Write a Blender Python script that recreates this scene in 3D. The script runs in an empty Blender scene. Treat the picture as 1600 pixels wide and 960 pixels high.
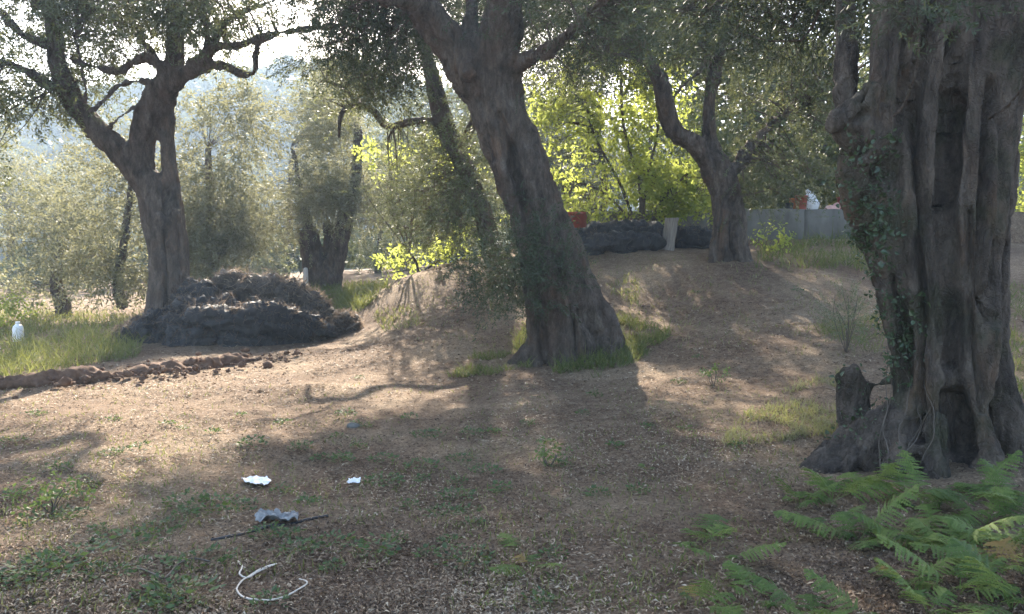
import bpy, math, random
import numpy as np
from mathutils import Vector, Matrix

rng = np.random.default_rng(7)
random.seed(7)
scene = bpy.context.scene
COL = scene.collection

# ------------------------------------------------------------------ camera
F = 1209.0                      # focal length in photo pixels (photo is 1600 x 960)
PITCH = math.atan(80.0 / F)     # looking slightly down
CAMZ = 1.6
camd = bpy.data.cameras.new('camera'); cam = bpy.data.objects.new('camera', camd); COL.objects.link(cam)
camd.sensor_width = 36.0; camd.lens = 36.0 * F / 1600.0
camd.clip_start = 0.05; camd.clip_end = 3000
cam.location = (0, 0, CAMZ); cam.rotation_euler = (math.pi / 2 - PITCH, 0, 0)
scene.camera = cam

# ------------------------------------------------------------------ sky, sun, exposure
SUN_AZ, SUN_EL = math.radians(-9.0), math.radians(31.0)
SUN = np.array([math.sin(SUN_AZ) * math.cos(SUN_EL), math.cos(SUN_AZ) * math.cos(SUN_EL), math.sin(SUN_EL)])
w = bpy.data.worlds.new('World'); scene.world = w; w.use_nodes = True
nt = w.node_tree; bg = nt.nodes['Background']
sky = nt.nodes.new('ShaderNodeTexSky'); sky.sky_type = 'NISHITA'; sky.sun_disc = False
sky.sun_elevation = SUN_EL; sky.sun_rotation = SUN_AZ; sky.air_density = 1.0; sky.dust_density = 2.0
nt.links.new(sky.outputs[0], bg.inputs[0]); bg.inputs[1].default_value = 0.11
sund = bpy.data.lights.new('sun', 'SUN'); sund.energy = 5.0; sund.angle = math.radians(0.6); sund.color = (1.0, 0.90, 0.76)
suno = bpy.data.objects.new('sun', sund); COL.objects.link(suno)
suno.rotation_euler = Vector(SUN).to_track_quat('Z', 'Y').to_euler()
scene.view_settings.view_transform = 'Standard'; scene.view_settings.look = 'None'
scene.view_settings.exposure = 2.62; scene.view_settings.gamma = 1.0
scene.view_settings.use_curve_mapping = False
try:
    scene.cycles.use_denoising = True
    scene.cycles.max_bounces = 7; scene.cycles.diffuse_bounces = 4; scene.cycles.transmission_bounces = 5
    scene.cycles.volume_bounces = 1; scene.cycles.transparent_max_bounces = 8
    scene.cycles.sample_clamp_indirect = 6.0
except Exception:
    pass

# ------------------------------------------------------------------ maths helpers
CF = np.array([0, math.cos(PITCH), -math.sin(PITCH)]); CU = np.array([0, math.sin(PITCH), math.cos(PITCH)]); CR = np.array([1.0, 0, 0])
def ray(px, py):
    px = np.asarray(px, float); py = np.asarray(py, float)
    return (px[..., None] - 800) / F * CR + (480 - py[..., None]) / F * CU + CF
def P(px, py, Y):
    r = ray(px, py); Y = np.asarray(Y, float)
    return np.array([0, 0, CAMZ]) + r * (Y / r[..., 1])[..., None]
def proj(p):
    q = np.asarray(p, float) - np.array([0, 0, CAMZ])
    d = np.maximum(q @ CF, 1e-3)
    return 800 + F * (q @ CR) / d, 480 - F * (q @ CU) / d
def hash3(i, j, k):
    h = (i * 374761393 + j * 668265263 + k * 2147483647 + 1274126177) & 0xffffffff
    h = ((h ^ (h >> 13)) * 1274126177) & 0xffffffff
    h = ((h ^ (h >> 16)) * 2246822519) & 0xffffffff
    return ((h ^ (h >> 15)) & 0xffff) / 65535.0
def vnoise(p, s=1.0):
    p = np.asarray(p, float) * s
    i = np.floor(p).astype(np.int64); f = p - i; f = f * f * (3 - 2 * f)
    out = 0
    for a in (0, 1):
        for b in (0, 1):
            for c in (0, 1):
                wgt = (f[..., 0] if a else 1 - f[..., 0]) * (f[..., 1] if b else 1 - f[..., 1]) * (f[..., 2] if c else 1 - f[..., 2])
                out = out + wgt * hash3(i[..., 0] + a, i[..., 1] + b, i[..., 2] + c)
    return out
def fbm(p, s=1.0, o=3):
    t, a, n = 0, 0.5, 0
    for k in range(o):
        t = t + a * vnoise(p, s * 2 ** k); n += a; a *= 0.5
    return t / n
def norm(v): return v / np.maximum(np.linalg.norm(v, axis=-1, keepdims=True), 1e-9)
def inpoly(px, py, poly):
    px = np.asarray(px); py = np.asarray(py); c = np.zeros(px.shape, bool); n = len(poly)
    for i in range(n):
        x0, y0 = poly[i]; x1, y1 = poly[(i + 1) % n]
        if y0 == y1: continue
        c ^= ((y0 > py) != (y1 > py)) & (px < (x1 - x0) * (py - y0) / (y1 - y0) + x0)
    return c

# ------------------------------------------------------------------ terrain height (thin plate through surveyed points)
GPX = [(0,960,3.3),(800,960,3.35),(1600,960,3.2),(0,800,4.9),(400,755,5.6),(800,760,5.6),(1200,760,5.3),(1450,748,5.4),(1600,745,5.2),
       (0,690,6.8),(400,650,8.1),(800,640,8.3),(1230,640,7.6),(900,575,11),(700,572,11.5),(400,567,12.5),(0,603,10.5),
       (265,520,16),(550,512,16.5),(0,578,14),(20,505,24),(150,515,20),(505,449,27),(600,444,27),(530,490,20),(620,434,18.5),(800,407,17.9),
       (900,394,17.6),(1000,390,17.6),(1140,410,15.5),(700,500,14.4),(1000,480,14),(800,530,12.8),(1180,393,18),(1340,376,19.3),
       (1250,383,18.8),(1300,470,13),(1200,560,10),(1300,545,9.9),(1590,475,14),(1590,600,8.5),(620,490,16.3),(560,480,19)]
_a = np.array(GPX, float); _c = P(_a[:, 0], _a[:, 1], _a[:, 2])
_w = np.array([(2,25,1.95),(9,25,2.2),(0,40,1.6),(14,40,2.4),(-8,40,.6),(-22,40,-.4),(-22,20,-.7),(25,20,2.4),(18,8,.9),(-14,5,-.7),
               (0,-6,.0),(-14,-8,-.6),(14,-8,.6),(-40,60,-1),(0,70,1),(40,60,2.5),(-45,0,-2),(45,0,2.4),(0,-40,0)], float)
_c = np.vstack([_c, _w])
def _phi(r2): return 0.5 * r2 * np.log(r2 + 1e-9)
def _fit(c):
    n = len(c); d2 = ((c[:, None, :2] - c[None, :, :2]) ** 2).sum(-1)
    A = np.zeros((n + 3, n + 3)); A[:n, :n] = _phi(d2) + np.eye(n) * 0.35
    A[:n, n] = 1; A[:n, n+1:] = c[:, :2]; A[n, :n] = 1; A[n+1:, :n] = c[:, :2].T
    return np.linalg.solve(A, np.r_[c[:, 2], 0, 0, 0])
_cf = _fit(_c)
def gz_exact(x, y):
    x = np.asarray(x, float); y = np.asarray(y, float); sh = x.shape
    x = x.ravel(); y = y.ravel(); out = np.zeros(x.size)
    for s in range(0, x.size, 20000):
        xx, yy = x[s:s+20000], y[s:s+20000]
        xc, yc = np.clip(xx, -45, 45), np.clip(yy, -40, 68)
        d2 = (xc[:, None] - _c[None, :, 0]) ** 2 + (yc[:, None] - _c[None, :, 1]) ** 2
        z = _phi(d2) @ _cf[:len(_c)] + _cf[-3] + _cf[-2] * xc + _cf[-1] * yc
        q = np.stack([xx, yy, 0 * xx], -1)
        near = np.clip(1.3 - np.hypot(xx, yy) / 40, 0, 1)
        z += near * ((fbm(q, 0.9) - .5) * .14 + (fbm(q, 5.0, 2) - .5) * .05)
        out[s:s+20000] = z
    return out.reshape(sh)
GX0, GY0, GS = -16.0, -3.0, .07
_gx = np.arange(GX0, 22, GS); _gy = np.arange(GY0, 52, GS)
_GG = gz_exact(*np.meshgrid(_gx, _gy, indexing='ij'))
def gz(x, y):
    x = np.asarray(x, float); y = np.asarray(y, float)
    u = (x-GX0)/GS; v = (y-GY0)/GS; n, m = _GG.shape
    inside = (u >= 0) & (u < n-1.01) & (v >= 0) & (v < m-1.01)
    uc = np.clip(u, 0, n-1.01); vc = np.clip(v, 0, m-1.01); i = uc.astype(int); j = vc.astype(int); a = uc-i; b = vc-j
    z = (_GG[i, j]*(1-a)+_GG[i+1, j]*a)*(1-b) + (_GG[i, j+1]*(1-a)+_GG[i+1, j+1]*a)*b
    if not inside.all():
        if z.ndim == 0: return gz_exact(x, y)
        k = ~inside; z = z.copy(); z[k] = gz_exact(x[k], y[k])
    return z
def gp(px, py, tmax=60):
    """where the line of sight through a photo pixel meets the terrain"""
    px = np.atleast_1d(np.asarray(px, float)); py = np.atleast_1d(np.asarray(py, float))
    Ys = np.geomspace(2.2, tmax, 140)
    lo = np.full(px.shape, Ys[0]); hi = np.full(px.shape, Ys[-1]); done = np.zeros(px.shape, bool)
    for a, b in zip(Ys[:-1], Ys[1:]):
        q = P(px, py, np.full(px.shape, b)); hit = (q[:, 2] < gz(q[:, 0], q[:, 1])) & ~done
        lo[hit] = a; hi[hit] = b; done |= hit
    for _ in range(10):
        m = (lo + hi) / 2; q = P(px, py, m); b = q[:, 2] < gz(q[:, 0], q[:, 1])
        hi = np.where(b, m, hi); lo = np.where(b, lo, m)
    return P(px, py, hi)
def gp1(px, py): return gp([px], [py])[0]

# ------------------------------------------------------------------ where sunlight gets through the canopy (gaps between branches)
LIT = [[(120,695),(190,640),(330,590),(470,560),(530,528),(640,515),(800,515),(810,535),(640,560),(745,605),(640,650),(470,690),(300,725),(190,735)],
       [(-40,900),(-40,800),(100,745),(250,725),(190,775),(70,875)],
       [(1115,700),(1170,655),(1260,640),(1270,680),(1200,720)],
       [(1190,960),(1220,905),(1420,905),(1420,965)],[(1540,965),(1540,850),(1640,840),(1640,965)],
       [(-100,600),(-100,480),(220,480),(210,560),(60,592)],[(470,545),(540,500),(620,450),(640,480),(600,530)],[(60,660),(110,640),(100,680),(60,690)]]
DAP = [[(620,440),(900,395),(1110,405),(1370,380),(1400,620),(1150,640),(1010,560),(830,540),(640,530)]]
def to_ground(p):
    q = np.array(p, float)
    for _ in range(4):
        t = (q[:, 2] - gz(q[:, 0], q[:, 1])) / SUN[2]
        q = q - SUN * t[:, None]
    return q
def sun_gap(p):
    """True where a twig would block one of the sunny gaps"""
    q = to_ground(p); x, y = proj(q); m = np.zeros(len(q), bool); ok = q[:, 1] > 2
    for pl in LIT: m |= inpoly(x, y, pl)
    d = np.zeros(len(q), bool)
    for pl in DAP: d |= inpoly(x, y, pl)
    n = fbm(q * np.array([.55, 1.5, 0]) + 3.3, 1.3, 2)
    return ok & (m | (d & (n > .50)))

# ------------------------------------------------------------------ mesh helpers
def mesh_np(name, v, f, tint=None, smooth=False):
    """v (n,3); f (m,k) indices, all faces with k corners"""
    v = np.ascontiguousarray(v, np.float32).reshape(-1, 3); f = np.ascontiguousarray(f, np.int32)
    m, k = f.shape; me = bpy.data.meshes.new(name)
    me.vertices.add(len(v)); me.vertices.foreach_set('co', v.ravel())
    me.loops.add(m * k); me.loops.foreach_set('vertex_index', f.ravel())
    me.polygons.add(m); me.polygons.foreach_set('loop_start', np.arange(0, m * k, k, dtype=np.int32))
    if smooth: me.polygons.foreach_set('use_smooth', np.ones(m, bool))
    if tint is not None:
        a = me.attributes.new('tint', 'FLOAT', 'POINT'); a.data.foreach_set('value', np.ascontiguousarray(tint, np.float32))
    me.update(calc_edges=True)
    return me
def obj(name, me, mat=None, parent=None, loc=None):
    if mat is not None and len(me.materials) == 0: me.materials.append(mat)
    o = bpy.data.objects.new(name, me); COL.objects.link(o)
    if loc is not None: o.location = loc
    if parent is not None:
        o.parent = parent
        o.matrix_parent_inverse = Matrix.Translation(-Vector(parent.location))
    return o
def tag(o, label=None, cat=None, group=None, kind=None):
    for k, v in (('label', label), ('category', cat), ('group', group), ('kind', kind)):
        if v: o[k] = v
    return o
def thing(name, label, cat, loc, group=None):
    o = bpy.data.objects.new(name, None); COL.objects.link(o); o.location = [float(a) for a in loc]; o.empty_display_size = .2
    return tag(o, label, cat, group)
def resample(pts, rad, step):
    pts = np.asarray(pts, float); rad = np.asarray(rad, float); n = len(pts)
    if n == 2: pts = np.vstack([pts[0], (pts[0]+pts[1])/2, pts[1]]); rad = np.array([rad[0], (rad[0]+rad[1])/2, rad[1]]); n = 3
    e = np.vstack([2*pts[0]-pts[1], pts, 2*pts[-1]-pts[-2]]); oP, oR = [], []
    for i in range(n - 1):
        p0, p1, p2, p3 = e[i:i+4]; k = max(2, int(np.linalg.norm(p2-p1) / step))
        for t in np.linspace(0, 1, k, endpoint=False):
            oP.append(.5*((2*p1)+(-p0+p2)*t+(2*p0-5*p1+4*p2-p3)*t*t+(-p0+3*p1-3*p2+p3)*t**3)); oR.append(rad[i]*(1-t)+rad[i+1]*t)
    oP.append(pts[-1]); oR.append(rad[-1])
    return np.array(oP), np.array(oR)
class MB:
    """collects quads"""
    def __init__(s): s.v = []; s.f = []; s.n = 0; s.t = []
    def add(s, v, f, t=0.5):
        v = np.asarray(v, float).reshape(-1, 3); s.v.append(v); s.f.append(np.asarray(f) + s.n); s.n += len(v)
        s.t.append(np.full(len(v), t) if np.isscalar(t) else t)
    def tube(s, pts, rad, sides=6, step=None, cap=True, t=0.5):
        if step: pts, rad = resample(pts, rad, step)
        pts = np.asarray(pts, float); rad = np.broadcast_to(np.asarray(rad, float), (len(pts),)); n = len(pts)
        T = norm(np.gradient(pts, axis=0)); u = np.cross(T[0], [0.3, 0.9, 0.1]); u /= np.linalg.norm(u); V = []
        a = np.linspace(0, 2*np.pi, sides, endpoint=False)
        for i in range(n):
            u = u - T[i]*(u @ T[i]); u /= max(np.linalg.norm(u), 1e-9); b = np.cross(T[i], u)
            V.append(pts[i] + rad[i]*(np.cos(a)[:, None]*u + np.sin(a)[:, None]*b))
        V = np.vstack(V); i, j = np.meshgrid(np.arange(n-1), np.arange(sides), indexing='ij'); j2 = (j+1) % sides
        Fq = np.stack([i*sides+j, i*sides+j2, (i+1)*sides+j2, (i+1)*sides+j], -1).reshape(-1, 4)
        if cap:
            V = np.vstack([V, pts[0]-T[0]*rad[0]*.4, pts[-1]+T[-1]*rad[-1]*.6]); c0 = n*sides
            e = np.arange(sides); e2 = (e+1) % sides
            Fq = np.vstack([Fq, np.stack([e2, e, np.full(sides, c0), np.full(sides, c0)], -1),
                            np.stack([(n-1)*sides+e, (n-1)*sides+e2, np.full(sides, c0+1), np.full(sides, c0+1)], -1)])
        s.add(V, Fq, t)
    def ball(s, c, r, seg=10, t=.5):
        th = np.linspace(0, np.pi, seg); r = np.broadcast_to(np.asarray(r, float), (3,))
        a = np.linspace(0, 2*np.pi, seg*2, endpoint=False)
        V = np.stack([np.sin(th)[:, None]*np.cos(a), np.sin(th)[:, None]*np.sin(a), np.cos(th)[:, None]*np.ones_like(a)], -1)*r + np.asarray(c)
        k = seg*2; i, j = np.meshgrid(np.arange(seg-1), np.arange(k), indexing='ij'); j2 = (j+1) % k
        s.add(V.reshape(-1, 3), np.stack([i*k+j, (i+1)*k+j, (i+1)*k+j2, i*k+j2], -1).reshape(-1, 4), t)
    def box(s, c, size, rot=None, t=.5):
        v = np.array([(x, y, z) for x in (-.5, .5) for y in (-.5, .5) for z in (-.5, .5)])*np.asarray(size)
        if rot is not None: v = v @ np.array(rot).T
        s.add(v + np.asarray(c), [(0,1,3,2),(4,6,7,5),(0,4,5,1),(2,3,7,6),(0,2,6,4),(1,5,7,3)], t)
    def lathe(s, prof, c, seg=20, t=.5):
        prof = np.asarray(prof, float); a = np.linspace(0, 2*np.pi, seg, endpoint=False); n = len(prof)
        V = np.stack([prof[:, 0][:, None]*np.cos(a), prof[:, 0][:, None]*np.sin(a), prof[:, 1][:, None]*np.ones_like(a)], -1) + np.asarray(c)
        i, j = np.meshgrid(np.arange(n-1), np.arange(seg), indexing='ij'); j2 = (j+1) % seg
        s.add(V.reshape(-1, 3), np.stack([i*seg+j, i*seg+j2, (i+1)*seg+j2, (i+1)*seg+j], -1).reshape(-1, 4), t)
    def mesh(s, name, smooth=True):
        f = np.vstack(s.f); v = np.vstack(s.v); t = np.concatenate(s.t)
        deg = f[:, 2] == f[:, 3]
        if not deg.any(): return mesh_np(name, v, f, t, smooth)
        q = f[~deg]; tr = np.vstack([q[:, [0, 1, 2]], q[:, [0, 2, 3]], f[deg][:, :3]])
        return mesh_np(name, v, tr, t, smooth)
def remeshed(mb, voxel, fn=None, name='trunk', smooth=4):
    """fuse the collected tubes into one continuous skin, then let fn displace it"""
    me = mb.mesh('tmp'); o = bpy.data.objects.new('tmp', me); COL.objects.link(o)
    m = o.modifiers.new('r', 'REMESH'); m.mode = 'VOXEL'; m.voxel_size = voxel
    s = o.modifiers.new('s', 'SMOOTH'); s.factor = .5; s.iterations = smooth
    dg = bpy.context.evaluated_depsgraph_get(); r = bpy.data.meshes.new_from_object(o.evaluated_get(dg)); r.name = name
    bpy.data.objects.remove(o); bpy.data.meshes.remove(me)
    n = len(r.vertices); v = np.zeros(n*3, np.float32); r.vertices.foreach_get('co', v); v = v.reshape(-1, 3).astype(float)
    nn = np.zeros(n*3, np.float32); r.vertex_normals.foreach_get('vector', nn); nn = nn.reshape(-1, 3)
    if fn is not None:
        v = v + nn*(fn(v, nn) if fn.__code__.co_argcount == 2 else fn(v))[:, None]; r.vertices.foreach_set('co', v.astype(np.float32).ravel())
    r.polygons.foreach_set('use_smooth', np.ones(len(r.polygons), bool)); r.update()
    return r

# ------------------------------------------------------------------ materials
def new_mat(name):
    m = bpy.data.materials.new(name); m.use_nodes = True; t = m.node_tree
    return m, t, t.nodes['Principled BSDF'], lambda k: t.nodes.new(k), lambda a, b: t.links.new(a, b)
def ramp(t, stops, src=None):
    r = t.nodes.new('ShaderNodeValToRGB'); e = r.color_ramp.elements
    while len(e) > 1: e.remove(e[-1])
    e[0].position = stops[0][0]; e[0].color = (*stops[0][1], 1)
    for p, c in stops[1:]:
        x = e.new(p); x.color = (*c, 1)
    if src is not None: t.links.new(src, r.inputs[0])
    return r
def noise_node(t, scale, detail=4, rough=.6, stretch=None, obj_coord=True):
    n = t.nodes.new('ShaderNodeTexNoise'); n.inputs['Scale'].default_value = scale; n.inputs['Detail'].default_value = detail; n.inputs['Roughness'].default_value = rough
    c = t.nodes.new('ShaderNodeTexCoord'); mp = t.nodes.new('ShaderNodeMapping')
    if stretch: mp.inputs['Scale'].default_value = stretch
    t.links.new(c.outputs['Object'], mp.inputs[0]); t.links.new(mp.outputs[0], n.inputs[0])
    return n
def leaf_mat(name, stops, trans, tmix=.4, rough=.5, spec=.35):
    m, t, b, N, L = new_mat(name)
    a = N('ShaderNodeAttribute'); a.attribute_name = 'tint'
    r = ramp(t, stops, a.outputs['Fac']); L(r.outputs[0], b.inputs['Base Color'])
    b.inputs['Roughness'].default_value = rough; b.inputs['Specular IOR Level'].default_value = spec
    r2 = ramp(t, [(0, tuple(c*.75 for c in trans)), (1, trans)], a.outputs['Fac'])
    tr = N('ShaderNodeBsdfTranslucent'); L(r2.outputs[0], tr.inputs[0])
    mx = N('ShaderNodeMixShader'); mx.inputs[0].default_value = tmix
    L(b.outputs[0], mx.inputs[1]); L(tr.outputs[0], mx.inputs[2]); L(mx.outputs[0], t.nodes['Material Output'].inputs[0])
    return m
def noisy_mat(name, stops, scale=6, detail=6, rough=.9, bump=.3, bscale=None, stretch=None, spec=.2, bdist=.02):
    m, t, b, N, L = new_mat(name); n = noise_node(t, scale, detail, .65, stretch)
    r = ramp(t, stops, n.outputs['Fac']); L(r.outputs[0], b.inputs['Base Color'])
    b.inputs['Roughness'].default_value = rough; b.inputs['Specular IOR Level'].default_value = spec
    n2 = noise_node(t, bscale or scale*4, 6, .7, stretch); bp = N('ShaderNodeBump'); bp.inputs['Strength'].default_value = bump; bp.inputs['Distance'].default_value = bdist
    L(n2.outputs['Fac'], bp.inputs['Height']); L(bp.outputs[0], b.inputs['Normal'])
    return m
OLIVE = [(0, (.045,.06,.028)), (.45, (.085,.10,.05)), (.8, (.13,.145,.085)), (1, (.24,.25,.18))]
M = {}
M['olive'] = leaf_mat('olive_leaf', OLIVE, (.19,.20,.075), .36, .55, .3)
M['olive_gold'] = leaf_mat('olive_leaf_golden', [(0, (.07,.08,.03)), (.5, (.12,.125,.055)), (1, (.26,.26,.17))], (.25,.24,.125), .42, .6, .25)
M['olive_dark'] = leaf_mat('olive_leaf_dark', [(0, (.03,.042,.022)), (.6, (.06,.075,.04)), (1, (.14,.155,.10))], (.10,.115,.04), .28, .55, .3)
M['fig'] = leaf_mat('broad_leaf', [(0, (.05,.09,.015)), (.6, (.09,.14,.025)), (1, (.13,.18,.03))], (.52,.57,.12), .56, .6, .2)
M['thicket'] = leaf_mat('thicket_leaf', [(0, (.035,.055,.02)), (.6, (.065,.09,.03)), (1, (.11,.13,.05))], (.20,.22,.05), .35, .5, .35)
M['wood'] = leaf_mat('far_leaf', [(0, (.03,.045,.02)), (.6, (.06,.08,.035)), (1, (.10,.115,.06))], (.12,.13,.05), .25, .7, .2)
M['grass'] = leaf_mat('grass_blade', [(0, (.045,.075,.025)), (.5, (.085,.11,.035)), (.78, (.20,.18,.08)), (1, (.32,.26,.15))], (.26,.27,.07), .35, .7, .2)
M['weed'] = leaf_mat('weed_leaf', [(0, (.035,.065,.03)), (.6, (.07,.105,.045)), (1, (.10,.13,.04))], (.16,.22,.05), .3, .6, .25)
M['fern'] = leaf_mat('fern_leaf', [(0, (.048,.082,.024)), (.6, (.10,.15,.034)), (.93, (.16,.20,.05)), (1, (.25,.15,.05))], (.24,.31,.08), .35, .65, .2)
M['ivy'] = leaf_mat('ivy_leaf', [(0, (.02,.04,.018)), (.7, (.045,.07,.03)), (1, (.09,.12,.05))], (.10,.14,.03), .2, .35, .5)
M['litter'] = leaf_mat('dry_leaf', [(0, (.065,.042,.028)), (.4, (.18,.122,.078)), (.72, (.31,.225,.145)), (1, (.45,.36,.25))], (.16,.10,.05), .12, .75, .2)
M['strand'] = leaf_mat('net_fibre', [(0, (.02,.018,.017)), (.6, (.09,.07,.055)), (1, (.24,.185,.135))], (.30,.23,.17), .45, .6, .3)
def bark_mat(name, moss=False):
    m, t, b, N, L = new_mat(name)
    n = noise_node(t, 3.2, 9, .72, (2.0, 2.0, .7)); r = ramp(t, [(.30, (.032,.025,.020)), (.47, (.088,.069,.055)), (.60, (.15,.118,.092)), (.76, (.25,.215,.18))], n.outputs['Fac'])
    n3 = noise_node(t, 1.5, 6, .65); r3 = ramp(t, [(.50, (0,0,0)), (.66, (1,1,1))], n3.outputs['Fac'])
    mx = N('ShaderNodeMix'); mx.data_type = 'RGBA'; mx.inputs[7].default_value = (.042,.050,.022, 1) if moss else (.095,.062,.045, 1)
    mu = N('ShaderNodeMath'); mu.operation = 'MULTIPLY'; mu.inputs[1].default_value = .7; L(r3.outputs[0], mu.inputs[0]); L(mu.outputs[0], mx.inputs[0]); L(r.outputs[0], mx.inputs[6])
    n5 = noise_node(t, 2.3, 4, .6, (1.4, 1.4, .6)); r5 = ramp(t, [(.56, (0,0,0)), (.72, (1,1,1))], n5.outputs['Fac'])
    m5 = N('ShaderNodeMix'); m5.data_type = 'RGBA'; m5.inputs[7].default_value = (.19,.115,.07, 1); q5 = N('ShaderNodeMath'); q5.operation = 'MULTIPLY'; q5.inputs[1].default_value = .55; L(r5.outputs[0], q5.inputs[0]); L(q5.outputs[0], m5.inputs[0]); L(mx.outputs[2], m5.inputs[6])
    c = N('ShaderNodeTexCoord'); nd = noise_node(t, 5, 4, .6); ad = N('ShaderNodeMix'); ad.data_type = 'VECTOR'; ad.blend_type = 'ADD' if hasattr(ad, 'blend_type') else 'MIX'
    mp = N('ShaderNodeMapping'); mp.inputs['Scale'].default_value = (2.2, 2.2, .55); va = N('ShaderNodeVectorMath'); va.operation = 'MULTIPLY_ADD'
    L(nd.outputs['Color'], va.inputs[0]); va.inputs[1].default_value = (.32, .32, .32); L(c.outputs['Object'], va.inputs[2]); L(va.outputs[0], mp.inputs[0])
    vo = N('ShaderNodeTexVoronoi'); vo.feature = 'DISTANCE_TO_EDGE'; vo.inputs['Scale'].default_value = 9; L(mp.outputs[0], vo.inputs['Vector'])
    rc = ramp(t, [(0, (.55,.55,.55)), (.16, (1,1,1))], vo.outputs['Distance'])
    mm = N('ShaderNodeMix'); mm.data_type = 'RGBA'; mm.blend_type = 'MULTIPLY'; mm.inputs[0].default_value = .38; L(m5.outputs[2], mm.inputs[6]); L(rc.outputs[0], mm.inputs[7])
    L(mm.outputs[2], b.inputs['Base Color']); b.inputs['Roughness'].default_value = .92; b.inputs['Specular IOR Level'].default_value = .15
    n2 = noise_node(t, 17, 8, .78, (1.8, 1.8, .6)); hm_ = N('ShaderNodeMath'); hm_.operation = 'MULTIPLY_ADD'; L(n2.outputs['Fac'], hm_.inputs[0]); hm_.inputs[1].default_value = 1.7; L(rc.outputs[0], hm_.inputs[2])
    bp = N('ShaderNodeBump'); bp.inputs['Strength'].default_value = .9; bp.inputs['Distance'].default_value = .03
    L(hm_.outputs[0], bp.inputs['Height']); L(bp.outputs[0], b.inputs['Normal'])
    t.nodes.remove(ad)
    return m
M['bark'] = bark_mat('olive_bark'); M['bark_moss'] = bark_mat('mossy_olive_bark', True)
M['cutwood'] = noisy_mat('weathered_wood', [(.3, (.16,.13,.11)), (.7, (.32,.28,.24))], 5, 6, .85, .3, 20, (6, 6, .6))
def ground_mat():
    m, t, b, N, L = new_mat('dry_earth')
    n1 = noise_node(t, .55, 5, .6); n2 = noise_node(t, 9, 8, .75); n3 = noise_node(t, 42, 5, .7)
    r1 = ramp(t, [(.36, (.085,.048,.030)), (.5, (.185,.125,.080)), (.62, (.32,.24,.155))], n1.outputs['Fac'])
    r2 = ramp(t, [(.3, (.085,.050,.034)), (.5, (.20,.138,.09)), (.72, (.36,.275,.19))], n2.outputs['Fac'])
    mx = N('ShaderNodeMix'); mx.data_type = 'RGBA'; mx.inputs[0].default_value = .55; L(r1.outputs[0], mx.inputs[6]); L(r2.outputs[0], mx.inputs[7])
    r3 = ramp(t, [(.38, (.52,.50,.48)), (.5, (1.0,1.0,1.0)), (.62, (1.45,1.42,1.36))], n3.outputs['Fac'])
    mm = N('ShaderNodeMix'); mm.data_type = 'RGBA'; mm.blend_type = 'MULTIPLY'; mm.inputs[0].default_value = .8; L(mx.outputs[2], mm.inputs[6]); L(r3.outputs[0], mm.inputs[7])
    L(mm.outputs[2], b.inputs['Base Color']); b.inputs['Roughness'].default_value = .95; b.inputs['Specular IOR Level'].default_value = .1
    bp = N('ShaderNodeBump'); bp.inputs['Strength'].default_value = 1.0; bp.inputs['Distance'].default_value = .05
    ad = N('ShaderNodeMath'); ad.operation = 'ADD'; L(n2.outputs['Fac'], ad.inputs[0]); L(n3.outputs['Fac'], ad.inputs[1]); L(ad.outputs[0], bp.inputs['Height']); L(bp.outputs[0], b.inputs['Normal'])
    return m
M['ground'] = ground_mat()
M['soil'] = noisy_mat('dug_soil', [(.3, (.07,.04,.026)), (.55, (.14,.082,.052)), (.75, (.20,.13,.085))], 9, 8, .95, .8, 40)
M['concrete'] = noisy_mat('old_concrete', [(.25, (.07,.062,.05)), (.5, (.125,.115,.098)), (.75, (.18,.165,.145))], 2.2, 8, .9, .35, 18, (1, 1, .5))
M['net'] = noisy_mat('black_net', [(.3, (.010,.010,.012)), (.6, (.03,.028,.028)), (.8, (.07,.06,.052))], 8, 8, .6, 1.0, 60, None, .4, .03)
M['net_brown'] = noisy_mat('brown_net', [(.3, (.03,.024,.02)), (.55, (.085,.065,.05)), (.8, (.17,.135,.105))], 8, 8, .65, 1.0, 55, None, .35, .03)
def plain(name, c, rough=.5, var=.25, scale=9):
    return noisy_mat(name, [(.25, tuple(x*(1-var) for x in c)), (.75, tuple(min(1, x*(1+var)) for x in c))], scale, 5, rough, .15, scale*3, None, .4)
M['red'] = plain('faded_red_plastic', (.26,.05,.028), .5); M['darkred'] = plain('dark_red_plastic', (.25,.035,.03), .5)
M['orange'] = plain('terracotta', (.48,.17,.06), .8); M['white'] = plain('white_plastic', (.72,.72,.72), .45, .08)
M['sack'] = plain('woven_sack', (.55,.55,.56), .8, .15, 14); M['black'] = plain('black_plastic', (.02,.02,.022), .45)
M['rope'] = plain('pale_rope', (.52,.45,.37), .8, .2, 30); M['pink'] = plain('pink_cloth', (.55,.32,.28), .85)
M['vine'] = plain('dry_vine', (.10,.078,.058), .85, .3, 12); M['scrap'] = plain('dirty_plastic_film', (.22,.215,.205), .5, .5, 22)

# ------------------------------------------------------------------ ground sheet
def ground():
    n = 260
    u = np.linspace(-1, 1, n)
    x = np.sign(u)*(14*np.abs(u) + 900*np.abs(u)**9)
    s = np.linspace(0, 1, 320); y = -12 + 42*s + 1000*np.clip(s-.62, 0, 1)**3*18
    X, Y = np.meshgrid(x, y, indexing='ij'); Z = gz(X, Y)
    v = np.stack([X, Y, Z], -1).reshape(-1, 3); a, b = np.meshgrid(np.arange(n-1), np.arange(319), indexing='ij')
    f = np.stack([a*320+b, (a+1)*320+b, (a+1)*320+b+1, a*320+b+1], -1).reshape(-1, 4)
    tag(obj('ground', mesh_np('ground', v, f, None, True), M['ground']), 'brown olive grove earth strewn with dry litter', None, None, 'structure')
ground()

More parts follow.
